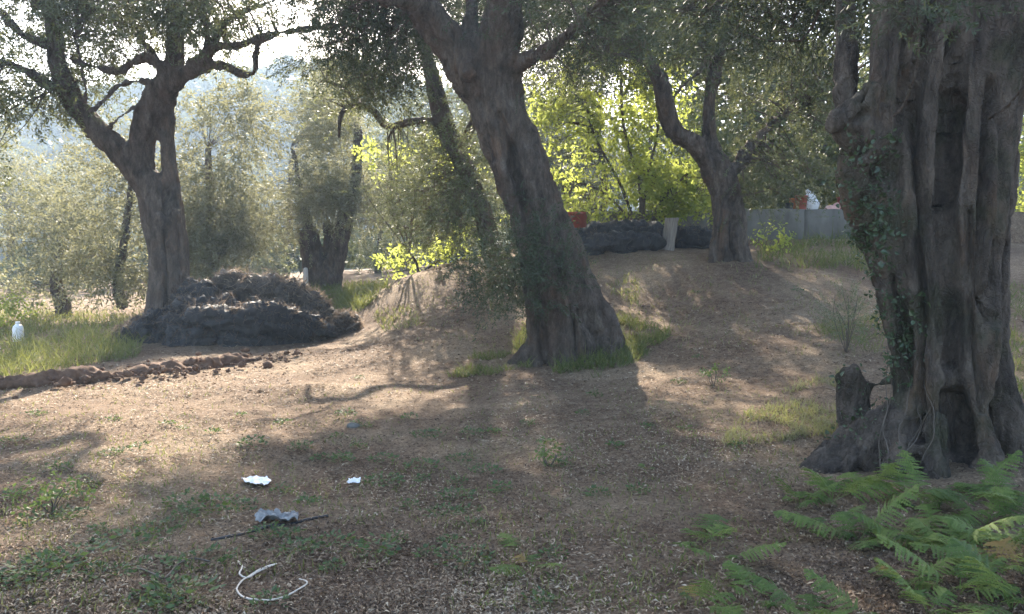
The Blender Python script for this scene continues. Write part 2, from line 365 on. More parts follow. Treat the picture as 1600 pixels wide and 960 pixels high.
# ------------------------------------------------------------------ hill with its far wood
def hill_top(x, y):
    px = 800 + F*x/np.maximum(y, 1)
    prof = np.interp(px, [-900,-300,0,120,260,420,560,800,1200,2000], [190,200,218,200,178,150,150,190,230,260])
    return 1.6 + (400-prof)*200/F
def hill_z(x, y):
    t = np.clip((y-75)/125, 0, 1); t = t*t*(3-2*t); q = np.stack([x, y, 0*x], -1)
    back = np.clip((y-200)/150, 0, 1)
    return -3 + (hill_top(x, y)+3)*t*(1-.5*back) + (fbm(q, .03)-.5)*9*t
xs = np.linspace(-330, 330, 120); ys = np.linspace(70, 340, 70); X, Y = np.meshgrid(xs, ys, indexing='ij')
a, b = np.meshgrid(np.arange(119), np.arange(69), indexing='ij')
tag(obj('hill', mesh_np('hill', np.stack([X, Y, hill_z(X, Y)], -1).reshape(-1, 3), np.stack([a*70+b, (a+1)*70+b, (a+1)*70+b+1, a*70+b+1], -1).reshape(-1, 4), None, True),
        noisy_mat('hillside', [(.3, (.04,.05,.025)), (.7, (.09,.085,.05))], .12, 6, .95, .3)), 'distant wooded hillside', None, None, 'structure')
def blobs(c, r, k, q, tintj=.35):
    """crown shells made of k leaf-clump faces each"""
    n = len(c); d = norm(rng.normal(size=(n, k, 3))); d[..., 2] = np.abs(d[..., 2])*1.0 - .25*(rng.random((n, k)))
    rr = r[:, None]*(.62+.42*rng.random((n, k)))*(.75+.5*vnoise(d*2.2+c[:, None, :]*.37))
    pos = c[:, None, :] + d*rr[..., None]*np.array([1, 1, 1.05])
    A = norm(rng.normal(size=(n, k, 3))); B = norm(np.cross(A, rng.normal(size=(n, k, 3)))); sz = q*(.5+rng.random((n, k, 1)))*(r[:, None, None]/3.5)**.6
    quad = np.stack([pos-A*sz, pos-B*sz*.6, pos+A*sz, pos+B*sz*.6], 2)
    t = np.clip(.45 + (rng.random((n, 1))-.5)*.7 + (rng.random((n, k))-.5)*tintj, 0, 1)
    return quad.reshape(-1, 3), np.repeat(t.ravel(), 4)
n = 900; yy = 80+rng.random(n)**.8*150; px = rng.uniform(-260, 900, n); xx = (px-800)/F*yy; rr = rng.uniform(1.9, 4.2, n)
v, t = blobs(np.stack([xx, yy, hill_z(xx, yy)+rr*.55], -1), rr, 64, .86)
tag(obj('far_wood', mesh_np('far_wood', v, np.arange(len(v)).reshape(-1, 4), t), M['wood']), 'hazy blue wood covering the distant hillside', 'wood', None, 'stuff')

# ------------------------------------------------------------------ leaf sprays
def spray_olive(k, nl=20, L=.34, ll=.062, lw=.0125):
    r = np.random.default_rng(100+k); out = []
    bend = r.uniform(-.4, .4, 2)
    for i in range(nl):
        s = (i//2+.6)/(nl/2); p = np.array([bend[0]*s*s*L*.5, bend[1]*s*s*L*.5, s*L])
        an = (i % 2)*np.pi + (i//2)*1.6 + r.normal()*.3; side = np.array([np.cos(an), np.sin(an), 0]); d = norm(side*.8 + np.array([0, 0, .75]) + r.normal(size=3)*.15)
        wv = norm(np.cross(d, r.normal(size=3)*.4 + np.array([0, 0, 1]))); l = ll*r.uniform(.7, 1.25); ww = lw*r.uniform(.8, 1.2)
        mid = p+d*l*.5; out.append([p, mid+wv*ww/1.6, p+d*l, mid-wv*ww/1.6])
    p0 = np.array([0, 0, -.06]); p1 = np.array([bend[0]*L*.5, bend[1]*L*.5, L]); wv = np.array([.0022, .0015, 0])
    out.append([p0-wv, p0+wv, p1+wv*.3, p1-wv*.3])
    return np.array(out)
def spray_broad(k, nl=9, L=.3, ll=.13, lw=.085):
    r = np.random.default_rng(300+k); out = []
    for i in range(nl):
        s = (i+.5)/nl; p = np.array([0, 0, s*L]); an = i*2.4; side = np.array([np.cos(an), np.sin(an), 0]); d = norm(side*.9+np.array([0, 0, .35])+r.normal(size=3)*.25)
        wv = norm(np.cross(d, np.array([0, 0, 1])+r.normal(size=3)*.45)); nn = np.cross(wv, d); l = ll*r.uniform(.6, 1.25); ww = lw*r.uniform(.8, 1.2)*l/ll
        b = p+d*.03
        out.append([b, b+d*l*.30+wv*ww*.5+nn*.012, b+d*l*.68+wv*ww*.38+nn*.008, b+d*l])
        out.append([b, b+d*l, b+d*l*.68-wv*ww*.38+nn*.008, b+d*l*.30-wv*ww*.5+nn*.012])
    return np.array(out)
T_OL = np.array([spray_olive(k) for k in range(10)])
T_OLF = np.array([spray_olive(k, 14, .42, .085, .022) for k in range(10)])     # a sparser, larger-leaved spray for trees far off
T_BR = np.array([spray_broad(k, 9, .28, .10, .062) for k in range(8)])
T_BS = np.array([spray_broad(k, 7, .22, .075, .05) for k in range(8)])
def place_sprays(T, pos, direc, scale, tint):
    n = len(pos); d = norm(direc); a = norm(np.cross(d, rng.normal(size=(n, 3)))); b = np.cross(d, a)
    R = np.stack([a, b, d], -1)*scale[:, None, None]; k = rng.integers(0, len(T), n)
    q = np.einsum('nij,nlkj->nlki', R, T[k]) + pos[:, None, None, :]
    t = np.clip(tint[:, None] + rng.normal(size=(n, T.shape[1]))*.2, 0, 1)
    return q.reshape(-1, 3), np.repeat(t.ravel(), 4)

# ------------------------------------------------------------------ trees
class Tree:
    def __init__(s, base, k=F): s.limbs = []; s.base = np.asarray(base, float); s.br = MB(); s.lv = []; s.lt = []; s.nodes = []; s.nr = []
    def limb(s, pts, Y0, Y1=None):
        """pts: (photo x, photo y, radius in photo pixels); depth runs from Y0 to Y1 along the limb"""
        a = np.array(pts, float); Y1 = Y0 if Y1 is None else Y1; Y = np.linspace(Y0, Y1, len(a))
        return s.limb3(P(a[:, 0], a[:, 1], Y), a[:, 2]*Y/F)
    def limb3(s, p, r):
        q, rr = resample(p, r, .12); s.limbs.append((q, rr)); s.nodes.append(q); s.nr.append(rr); return s
    def trunk(s, voxel, amp=.02, thick=.05, freq=(8, 8, 1.5), groove=0, gf=(3.4, 3.4, .38), carve=()):
        mb = MB()
        for q, r in s.limbs:
            if r.max() >= thick: mb.tube(q, np.maximum(r, voxel*1.3), 12)
            else: s.br.tube(q, r, 6)
        fr = np.array(freq)
        def disp(v, nn):
            wv = v + (np.stack([fbm(v, 1.1), fbm(v+9, 1.1), fbm(v+17, 1.1)], -1)-.5)*.35
            n1 = fbm(wv*fr, 1, 3); rid = 1-np.abs(2*vnoise(wv*fr*.55+31)-1)
            g = 0
            if groove:
                gv = v + (np.stack([fbm(v, .9), fbm(v+4, .9), fbm(v+13, .9)], -1)-.5)*.30
                rg = np.abs(2*vnoise(gv*np.array(gf)+2.7)-1); g = groove*(np.minimum(rg*1.7, 1)-.75)
            if len(carve):
                x, y = proj(v); x = x + (fbm(v, 6)-.5)*14; fc = np.clip((nn*norm(np.array([0, 0, CAMZ])-v)).sum(1)*2.0+.2, 0, 1)
                for pl, wd, dp in carve:
                    dm = np.full(len(v), 1e9)
                    for (x0, y0), (x1, y1) in zip(pl[:-1], pl[1:]):
                        dx, dy = x1-x0, y1-y0; tt = np.clip(((x-x0)*dx+(y-y0)*dy)/(dx*dx+dy*dy), 0, 1); dm = np.minimum(dm, np.hypot(x-x0-tt*dx, y-y0-tt*dy))
                    g = g - dp*fc*np.exp(-(dm/wd)**2)
            cr = np.abs(2*vnoise(wv*fr*2.3+7)-1); g = g - amp*.75*np.clip(1-cr*2.6, 0, 1)*(.4+.9*fbm(v+3, 2.0, 2))
            return g + amp*(n1-.5)*1.6 + amp*(rid-.5)*.9 + amp*1.3*(fbm(v, 1.7, 2)-.5)
        s.trunk_me = remeshed(mb, voxel, disp); return s
    def crown(s, c, r, n, T, spr, size=1.0, clump=.38, droop=.25, tint=.45, gaps=True, twig=.014, shell=.35, keep=.03, keepv=.10):
        """n leafy clumps in an ellipsoid, every one hung on a branch that leaves the nearest limb"""
        c = np.asarray(c, float); r = np.asarray(r, float)
        d = norm(rng.normal(size=(n*3, 3))); rad = (shell + (1-shell)*rng.random(n*3))**.6
        pts = c + d*r*rad[:, None]; g = fbm(pts*1.0+5, .8, 2); pts = pts[np.argsort(-g+rng.random(len(g))*.25)][:n]
        pts = pts[pts[:, 2] > gz(pts[:, 0], pts[:, 1])+.25]
        if len(pts) == 0: return s
        nod = np.vstack(s.nodes); bx = []
        allp, alld, alls, allt = [], [], [], []
        for p in pts:
            d2 = ((nod-p)**2).sum(1); j = d2.argmin(); st = nod[j]; ln = math.sqrt(d2[j])
            mid = (st+p)/2 + rng.normal(size=3)*.10*ln + np.array([0, 0, .12*ln])
            m = rng.poisson(spr)+1; off = rng.normal(size=(m, 3))*clump*np.array([1, 1, .75])*rng.uniform(.7, 1.3)
            q = p+off; out = norm(off+(p-c)*.35) ; dd = out*.8 + rng.normal(size=(m, 3))*.55 + np.array([0, 0, -droop])
            if gaps:
                ix, iy = proj(q); vis = (iy > -15) & (ix > -30) & (ix < 1630)
                bad = sun_gap(q) & (rng.random(m) > np.where(vis, keepv, keep)); q, dd = q[~bad], dd[~bad]
                if len(q) < 2: continue
            if ln > .15:
                s.br.tube(np.array([st, mid, p]), [twig*(1+.25*ln), twig*.8, twig*.35], 4, .3, cap=False)
            for i in range(0, len(q), 3): s.br.tube(np.array([p, q[i]+dd[i]*.05]), [twig*.4, twig*.2], 3, None, cap=False)
            allp.append(q); alld.append(dd); alls.append(size*rng.uniform(.75, 1.25, len(q))); allt.append(np.full(len(q), tint+rng.normal()*.12))
        if allp:
            v, t = place_sprays(T, np.vstack(allp), np.vstack(alld), np.concatenate(alls), np.concatenate(allt)); s.lv.append(v); s.lt.append(t)
        return s
    def pcrown(s, px, py, rx, ry, Y, rY, n, T, spr, **kw):
        return s.crown(P(px, py, Y), (rx*Y/F, rY, ry*Y/F), n, T, spr, **kw)
    def build(s, name, label, cat, leaf, bark, group=None):
        e = thing(name, label, cat, s.base, group)
        if hasattr(s, 'trunk_me'): obj('trunk', s.trunk_me, bark, e)
        if s.br.n: obj('branches', s.br.mesh('branches'), bark, e)
        if s.lv:
            v = np.vstack(s.lv); obj('crown', mesh_np('crown', v, np.arange(len(v)).reshape(-1, 4), np.concatenate(s.lt)), leaf, e)
        return e

# --- olive with the net heap at its foot
YA = 16.3
A = Tree(gp1(268, 512))
A.limb([(268,525,50),(266,490,38),(265,440,31),(262,385,30),(254,335,32)], YA)
A.limb([(285,520,20),(284,470,14),(282,400,10),(272,330,14)], YA-.25)
A.limb([(250,515,20),(250,470,14),(248,400,12),(245,330,14)], YA-.2)
A.limb([(250,345,26),(238,300,25),(200,250,21),(150,203,19),(112,150,18),(92,110,16),(85,60,14),(76,0,12),(66,-90,10),(50,-180,7)], YA, 15.3)
A.limb([(258,340,24),(232,290,18),(221,245,18),(228,195,20),(246,150,21),(268,122,20)], YA, 15.8)
A.limb([(272,340,17),(267,290,14),(262,230,12),(262,170,12),(268,125,15)], YA+.1, 15.9)
A.limb([(268,130,20),(275,95,15),(275,50,12),(272,0,11),(270,-90,9),(280,-180,6)], 15.8, 16.4)
A.limb([(272,128,15),(296,112,12),(320,90,11),(335,72,9),(372,72,7),(410,57,6.5),(462,48,5.5),(520,42,4.5),(600,34,3.5)], 15.8, 15)
A.limb([(330,76,7),(346,42,5),(380,20,5),(420,4,4),(470,-20,3)], 15.7, 16.5)
A.limb([(322,86,7),(322,42,5),(318,10,4.5),(340,-20,4)], 15.7, 16.2)
A.limb([(300,112,9),(345,102,7),(380,117,6.5),(398,112,6),(400,76,4.5),(432,54,4)], 15.7, 15.2)
A.limb([(262,122,9),(236,93,7.5),(215,95,7),(182,112,7),(145,104,5.5),(105,92,5)], 15.8, 15.3)
A.limb([(262,118,8),(240,86,6),(216,50,4.5),(208,10,4),(204,-30,3.5)], 15.8, 16.3)
A.limb([(240,165,6),(210,168,5),(180,190,3.5),(172,200,3)], 15.8, 15.2)
A.limb([(246,125,5),(190,132,3.2),(160,160,2.5),(140,175,2)], 15.8, 15)
A.limb([(85,140,10),(48,115,7.5),(18,102,6.5),(-30,90,5)], 15.4, 15)
A.limb([(84,72,10),(42,58,9),(6,25,8),(-40,-25,6)], 15.3, 15)
A.limb([(58,10,6),(52,4,5),(30,-20,4)], 15.3, 15.6)
A.limb([(130,160,5),(135,140,4),(128,110,3),(118,60,2.5)], 15.4, 15.2)
A.trunk(.041, .045, groove=.05, carve=[([(262,300),(257,380),(262,510)], 5, .16),([(280,350),(276,430),(284,500)], 4, .10)])
A.pcrown(40, 60, 90, 120, 15.2, 1.6, 62, T_OLF, 20, tint=.4)
A.pcrown(-40, 200, 70, 110, 15.0, 1.4, 36, T_OLF, 20, tint=.45)
A.pcrown(150, 20, 80, 75, 15.6, 1.6, 50, T_OLF, 18, tint=.45)
A.pcrown(240, -10, 120, 60, 16.0, 2.0, 50, T_OLF, 17, tint=.45)
A.pcrown(390, 10, 140, 50, 15.5, 1.7, 52, T_OLF, 17, tint=.35)
A.pcrown(555, 70, 100, 80, 15.0, 1.4, 48, T_OLF, 17, tint=.3)
A.pcrown(250, -240, 380, 130, 15.6, 2.6, 48, T_OLF, 16, tint=.4)
A.pcrown(-160, -60, 160, 160, 15.2, 2.2, 26, T_OLF, 16, tint=.4)
A.build('olive_tree', 'leaning old olive tree with forked limbs above the black net heap', 'tree', M['olive'], M['bark'])

# --- leaning centre olive
YC = 11.7
C = Tree(gp1(905, 572))
C.limb([(918,640,110),(908,585,86),(898,540,68),(888,480,57),(864,400,47),(836,320,43),(804,240,43),(778,175,45),(766,130,48)], YC)
C.limb([(842,620,26),(845,575,22),(842,500,18),(832,420,18),(812,330,20),(785,250,20)], YC-.25)
C.limb([(985,610,34),(965,575,28),(948,520,24),(918,460,20),(885,380,18),(850,290,18)], YC-.15)
C.limb([(905,640,40),(900,575,30),(900,520,24),(880,450,18),(850,360,16)], YC-.55, YC-.35)
C.limb([(772,150,40),(778,80,36),(788,20,32),(798,-60,28),(815,-160,22),(840,-270,14)], YC, 10.4)
C.limb([(758,150,36),(715,85,33),(668,25,30),(622,-40,27),(560,-120,20),(490,-220,12)], YC, 10.6)
C.limb([(735,120,14),(730,50,13),(738,-30,11),(745,-120,9)], 11.2, 12.2)
C.limb([(800,150,16),(806,112,14),(826,90,12),(855,80,10.5),(885,52,9),(930,10,7),(980,-40,5)], YC, 10.2)
C.limb([(800,-60,14),(900,-140,10),(1010,-200,7)], 10.6, 9.2)
C.limb([(650,5,14),(560,-10,9),(480,-40,6)], 10.8, 9.6)
C.limb([(800,-20,12),(760,-140,10),(720,-300,7)], 10.5, 8.6)
for k, (dx, dy) in enumerate([(-110,8),(-70,26),(-15,30),(50,24),(95,6)]):
    C.limb([(905+dx*.45,545,30),(905+dx*.85,572+dy*.4,22),(905+dx*1.25,588+dy,13)], YC-.1-.12*(2-abs(k-2)), YC-.3-.3*(2-abs(k-2)))
C.trunk(.031, .05, groove=.07, carve=[([(798,230),(826,330),(838,420),(848,565)], 8, .16),([(848,330),(880,430),(905,565)], 7, .13),([(780,180),(812,280),(850,380),(930,520)], 6, .10),([(925,490),(950,575)], 8, .12)])
C.pcrown(550, 20, 140, 75, 11.9, 1.0, 52, T_OL, 14, tint=.25)
C.pcrown(690, 0, 130, 70, 12.2, .8, 44, T_OL, 14, tint=.25)
C.pcrown(910, 10, 120, 80, 11.2, 1.0, 36, T_OL, 14, tint=.3)
C.pcrown(820, -230, 520, 150, 10.5, 2.6, 52, T_OLF, 16, tint=.35)
C.pcrown(900, -420, 620, 150, 10.0, 2.6, 22, T_OLF, 14, tint=.35)
C.pcrown(890, 60, 60, 60, 11.6, .7, 10, T_OL, 12, tint=.4)
# suckers at the foot and up the shaded side
C.crown(gp1(835, 545)+np.array([0, -.1, .9]), (.45, .4, .95), 22, T_OL, 8, clump=.22, droop=-.5, tint=.3, gaps=False, twig=.007)
C.pcrown(765, 385, 65, 85, 11.2, .5, 34, T_OL, 11, clump=.26, droop=-.1, tint=.35, gaps=False, twig=.007)
C.pcrown(870, 430, 40, 90, 10.5, .15, 11, T_OL, 6, clump=.2, droop=-.4, tint=.25, gaps=False, twig=.006)
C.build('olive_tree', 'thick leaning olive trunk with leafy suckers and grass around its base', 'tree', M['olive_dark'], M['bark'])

# --- second olive behind the centre trunk, low bushy crown over the bank
Fo = Tree(gp1(770, 412))
Fo.limb([(775,425,17),(762,360,15),(740,295,15),(715,240,15),(695,195,15),(682,150,14),(668,90,11),(650,30,9)], 18.3, 18.3)
Fo.limb([(698,198,9),(652,189,6.5),(606,198,6),(583,173,5.5),(546,166,4.5),(532,184,3.5),(530,215,2.5)], 18.3, 17.2)
Fo.limb([(560,168,3.5),(540,140,3),(510,128,2)], 17.3, 17)
Fo.limb([(715,240,8),(745,180,7),(760,120,5)], 18.3, 19)
Fo.trunk(.03, .025)
Fo.pcrown(580, 125, 115, 55, 17.6, 1.3, 64, T_OLF, 12, tint=.6)
Fo.pcrown(690, 120, 110, 80, 18.8, 1.5, 42, T_OLF, 12, tint=.45)
Fo.pcrown(730, 320, 65, 80, 17.9, .9, 42, T_OL, 17, tint=.4, gaps=False)
Fo.pcrown(650, 310, 55, 75, 18.6, .9, 30, T_OL, 17, tint=.6, gaps=False)
Fo.pcrown(715, 255, 50, 55, 17.3, .5, 20, T_OLF, 15, tint=.45, gaps=False)
Fo.pcrown(665, 215, 70, 45, 18.6, 1.0, 22, T_OLF, 12, tint=.55)
Fo.pcrown(700, -20, 230, 65, 18.0, 1.8, 90, T_OLF, 17, tint=.35)
Fo.pcrown(640, -150, 260, 90, 18.6, 2.0, 60, T_OLF, 16, tint=.35)
Fo.build('olive_tree', 'slender reddish olive stem with low bushy crown over the earth bank', 'tree', M['olive'], M['bark'])

# --- forked olive stump-tree on the grass plateau
B = Tree(gp1(506, 449))
B.limb([(505,455,32),(503,430,27),(498,412,22)], 27)
B.limb([(495,440,19),(489,405,17),(484,375,16),(482,362,15)], 27)
B.limb([(518,440,17),(527,400,15),(537,355,13),(545,315,10),(556,265,8),(560,200,5)], 27)
B.limb([(510,430,12),(515,380,10),(512,350,9)], 27.3)
B.limb([(484,370,9),(470,300,6),(455,230,4)], 27, 26.6)
B.trunk(.04, .06, groove=.06)
for c in [(440,330,58,58,26.4,1.4,44),(500,255,85,75,26.6,1.8,74),(572,300,42,75,27.2,1.3,36),(530,170,60,55,27.2,1.5,30),(505,315,45,35,26.0,.8,20)]:
    B.pcrown(*c[:6], c[6], T_OLF, 16, tint=.65, size=1.25, twig=.007, keepv=.7, keep=.3)
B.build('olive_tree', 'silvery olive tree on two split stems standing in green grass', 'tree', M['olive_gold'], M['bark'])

# --- olive by the concrete wall
YD = 15.9
D = Tree(gp1(1140, 410))
D.limb([(1140,422,40),(1140,395,33),(1139,345,27),(1133,295,25),(1116,255,25)], YD)
D.limb([(1160,415,14),(1156,370,11),(1150,310,12)], YD-.2)
D.limb([(1118,415,14),(1124,370,10),(1126,310,12)], YD-.2)
D.limb([(1120,262,22),(1088,228,18),(1054,206,16),(1041,162,14),(1021,110,13),(996,60,12),(970,0,11),(946,-70,9),(920,-160,6)], YD, 14.8)
D.limb([(1122,265,18),(1108,212,13),(1110,150,12),(1122,85,11.5),(1126,20,10),(1132,-70,9),(1140,-170,6)], YD, 15.8)
D.limb([(1112,85,6),(1092,112,5),(1062,140,3.5),(1052,160,2.5)], 15.7, 15.2)
D.limb([(1135,280,12),(1190,210,8),(1240,170,6)], YD, 16.4)
D.limb([(1020,110,5),(990,90,4),(950,85,3)], 15, 14.6)
D.trunk(.03, .045, groove=.06, carve=[([(1130,310),(1122,370),(1128,415)], 5, .13),([(1150,310),(1140,365),(1152,415)], 6, .18),([(1112,215),(1120,260)], 5, .1)])
D.pcrown(1230, 170, 85, 110, 16.6, 1.4, 50, T_OLF, 16, tint=.3)
D.pcrown(1200, 265, 65, 45, 16.0, .9, 24, T_OL, 14, tint=.3)
D.pcrown(1180, 40, 120, 70, 16.0, 1.4, 36, T_OLF, 14, tint=.3)
D.pcrown(1060, 60, 80, 100, 16.4, 1.2, 28, T_OL, 13, tint=.5)
D.pcrown(930, 60, 80, 85, 15.8, 1.2, 28, T_OL, 13, tint=.45)
D.pcrown(1060, -150, 330, 130, 15.4, 2.4, 60, T_OLF, 16, tint=.4)
D.pcrown(1010, -20, 260, 60, 16.6, 1.8, 80, T_OLF, 17, tint=.3)
D.pcrown(1320, 0, 200, 80, 15.4, 1.8, 60, T_OLF, 16, tint=.3)
D.pcrown(900, 60, 90, 60, 15.0, 1.2, 24, T_OL, 15, tint=.35)
D.pcrown(900, 0, 200, 70, 18.2, 1.8, 95, T_OLF, 18, tint=.3)
D.pcrown(820, 50, 110, 60, 17.0, 1.2, 40, T_OLF, 17, tint=.35)
D.build('olive_tree', 'dark olive tree with curved fork beside the low concrete wall', 'tree', M['olive'], M['bark'])

# --- the massive ridged olive
YE = 5.75
E = Tree(gp1(1470, 745))
E.limb([(1475,760,85),(1475,690,62),(1478,600,52),(1480,500,52),(1475,400,60),(1468,300,64),(1470,200,62),(1480,110,58),(1490,40,50)], YE+.34)
E.limb([(1395,765,34),(1408,690,27),(1416,620,26),(1416,550,29),(1406,470,35),(1386,395,40),(1366,330,42),(1354,270,40),(1364,210,36),(1390,140,34),(1402,60,34),(1402,-30,36),(1395,-140,32),(1380,-300,22)], YE+.12, YE-.1)
E.limb([(1436,765,38),(1446,680,34),(1452,590,36),(1450,500,42),(1440,410,46),(1428,330,46),(1424,260,44),(1436,190,42),(1458,110,42),(1478,20,44),(1490,-90,40),(1500,-260,28)], YE-.12, YE+.1)
E.limb([(1470,640,17),(1464,690,22),(1460,765,30)], YE-.22, YE-.3)
E.limb([(1520,640,24),(1535,700,34),(1560,775,46)], YE-.15, YE-.3)
E.limb([(1505,765,30),(1508,690,30),(1512,600,38),(1514,500,44),(1514,410,50),(1516,320,54),(1520,230,54),(1530,140,52),(1545,50,54),(1552,-60,50),(1570,-240,34)], YE-.1, YE)
E.limb([(1610,770,44),(1580,690,34),(1556,620,28),(1548,540,28),(1548,450,32),(1552,360,34),(1556,270,34),(1562,180,32),(1580,80,34),(1600,-40,30)], YE+.1, YE+.15)
E.limb([(1334,195,18),(1322,140,15),(1325,90,15),(1321,30,14),(1314,-50,14),(1295,-180,11)], YE+.2, YE+.35)
E.limb([(1368,262,24),(1348,222,27),(1326,196,27),(1310,184,23)], YE-.02, YE-.2)       # burl and cut stub
E.limb([(1318,205,14),(1306,186,14),(1316,170,12),(1334,168,16)], YE-.12, YE-.16)
E.limb([(1336,196,16),(1348,165,20),(1362,146,17),(1380,152,16)], YE-.12, YE-.16)
E.limb([(1388,160,13),(1392,200,12),(1376,232,11),(1350,250,9),(1340,262,6)], YE-.36, YE-.28)
E.limb([(1420,620,24),(1385,655,26),(1335,690,26),(1290,720,24),(1235,755,22)], YE+.02, YE+.1)        # mossy root spur
E.limb([(1415,650,22),(1370,690,26),(1320,728,26),(1260,765,20)], YE-.08, YE+.0)
E.limb([(1400,640,18),(1350,665,16),(1300,685,13),(1262,712,9)], YE+.12, YE+.2)
E.limb([(1425,690,24),(1390,725,22),(1372,770,20)], YE-.2, YE-.3)
E.limb([(1405,700,18),(1375,735,18),(1352,775,16)], YE-.1, YE-.15)
E.limb([(1336,700,26),(1332,640,22),(1328,600,17)], YE+.38, YE+.38)                     # rotten stub
E.limb([(1346,690,20),(1352,640,16),(1358,612,12)], YE+.3, YE+.3)
E.limb([(1318,598,12),(1334,584,13),(1356,604,11),(1392,592,12)], YE+.34, YE+.25)
E.trunk(.0205, .036, .05, (10, 10, 1.4), groove=.06, gf=(4.2, 4.2, .42), carve=[
    ([(1428,60),(1426,150),(1424,200),(1432,270),(1442,330),(1437,420),(1440,500),(1433,560),(1437,670)], 10, .17),([(1492,60),(1490,150),(1480,250),(1478,330),(1482,420),(1496,500),(1490,570)], 10, .15),
    ([(1494,630),(1500,700)], 17, .26),([(1552,130),(1542,250),(1540,350),(1528,450),(1548,500)], 8, .13),([(1572,385),(1548,470)], 10, .14),([(1379,262),(1380,270)], 17, .20),
    ([(1393,440),(1410,520),(1408,600)], 7, .10),([(1356,40),(1352,110),(1346,150)], 7, .14),([(1456,330),(1462,430),(1470,530)], 5, .06),([(1515,330),(1512,430),(1520,540),(1535,640)], 6, .08),([(1340,186),(1352,176)], 6, .10)])
E.limb([(1540,190,4),(1575,160,3.5),(1610,130,3)], 5.3, 5.0)
for pts in ([(1396,182,2.2),(1412,165,2),(1424,135,2),(1434,95,1.9),(1436,55,1.7),(1432,20,1.4)],[(1436,85,1.6),(1450,60,1.5),(1470,35,1.4),(1490,5,1.2)],
            [(1436,60,1.5),(1420,35,1.3),(1395,12,1.1)],[(1440,75,1.5),(1458,70,1.2),(1478,55,1)],[(1545,185,3),(1575,165,2.6),(1600,135,2.2)]):
    a = np.array(pts, float); Y = np.linspace(YE-.42, YE-.75, len(a)); q, r = resample(P(a[:, 0], a[:, 1], Y), a[:, 2]*Y/F, .05); E.br.tube(q, r, 5); E.nodes.append(q)
E.pcrown(1440, 10, 75, 24, YE-.7, .2, 11, T_OL, 3, clump=.1, tint=.3, gaps=False, twig=.003, size=.75)
E.pcrown(1330, -60, 190, 55, 6.9, .5, 40, T_OL, 12, tint=.2)
E.pcrown(1200, 0, 130, 55, 7.5, .8, 34, T_OL, 12, tint=.25)
E.pcrown(1420, -420, 480, 260, 5.6, 1.8, 30, T_OL, 13, tint=.35)
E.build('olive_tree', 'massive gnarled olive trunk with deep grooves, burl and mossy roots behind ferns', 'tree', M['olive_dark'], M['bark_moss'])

# --- pale olives beyond the terrace edge
def bg_olive(base, trunk, Y, crowns, label, leaf='olive_gold', T=T_OLF):
    t = Tree(gp1(*base))
    for l in trunk: t.limb(l, Y)
    t.trunk(.05, .05)
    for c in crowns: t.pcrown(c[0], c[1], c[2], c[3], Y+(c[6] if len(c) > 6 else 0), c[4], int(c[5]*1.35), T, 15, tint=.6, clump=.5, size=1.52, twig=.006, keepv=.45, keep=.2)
    t.build('olive_tree', label, 'tree', M[leaf], M['bark'])
bg_olive((100,497), [[(102,502,13),(96,470,11),(88,440,9),(92,400,7),(95,350,4)]], 25, [(85,385,75,70,1.6,60),(40,440,40,35,1.2,18),(130,320,50,60,1.4,26)], 'small silvery olive with a leaning trunk beyond the sunlit grass')
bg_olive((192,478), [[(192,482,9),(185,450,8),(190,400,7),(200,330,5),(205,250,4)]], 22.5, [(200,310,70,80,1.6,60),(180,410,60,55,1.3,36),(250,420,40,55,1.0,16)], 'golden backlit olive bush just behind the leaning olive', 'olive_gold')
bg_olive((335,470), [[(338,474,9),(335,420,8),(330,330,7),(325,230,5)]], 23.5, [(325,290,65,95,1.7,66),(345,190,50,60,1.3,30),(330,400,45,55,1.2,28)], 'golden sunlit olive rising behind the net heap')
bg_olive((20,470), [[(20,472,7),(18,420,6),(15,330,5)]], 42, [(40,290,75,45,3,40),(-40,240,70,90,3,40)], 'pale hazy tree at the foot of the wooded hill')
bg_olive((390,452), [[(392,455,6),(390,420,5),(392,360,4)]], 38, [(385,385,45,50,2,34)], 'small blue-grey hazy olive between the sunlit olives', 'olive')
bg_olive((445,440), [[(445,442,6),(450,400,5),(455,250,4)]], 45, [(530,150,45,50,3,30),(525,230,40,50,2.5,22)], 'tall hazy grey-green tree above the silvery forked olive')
bg_olive((590,440), [[(590,442,6),(592,400,5),(600,280,4)]], 36, [(600,330,60,80,2,46),(640,400,60,40,2,26)], 'dusty green tree in the gap beyond the plateau', 'olive')

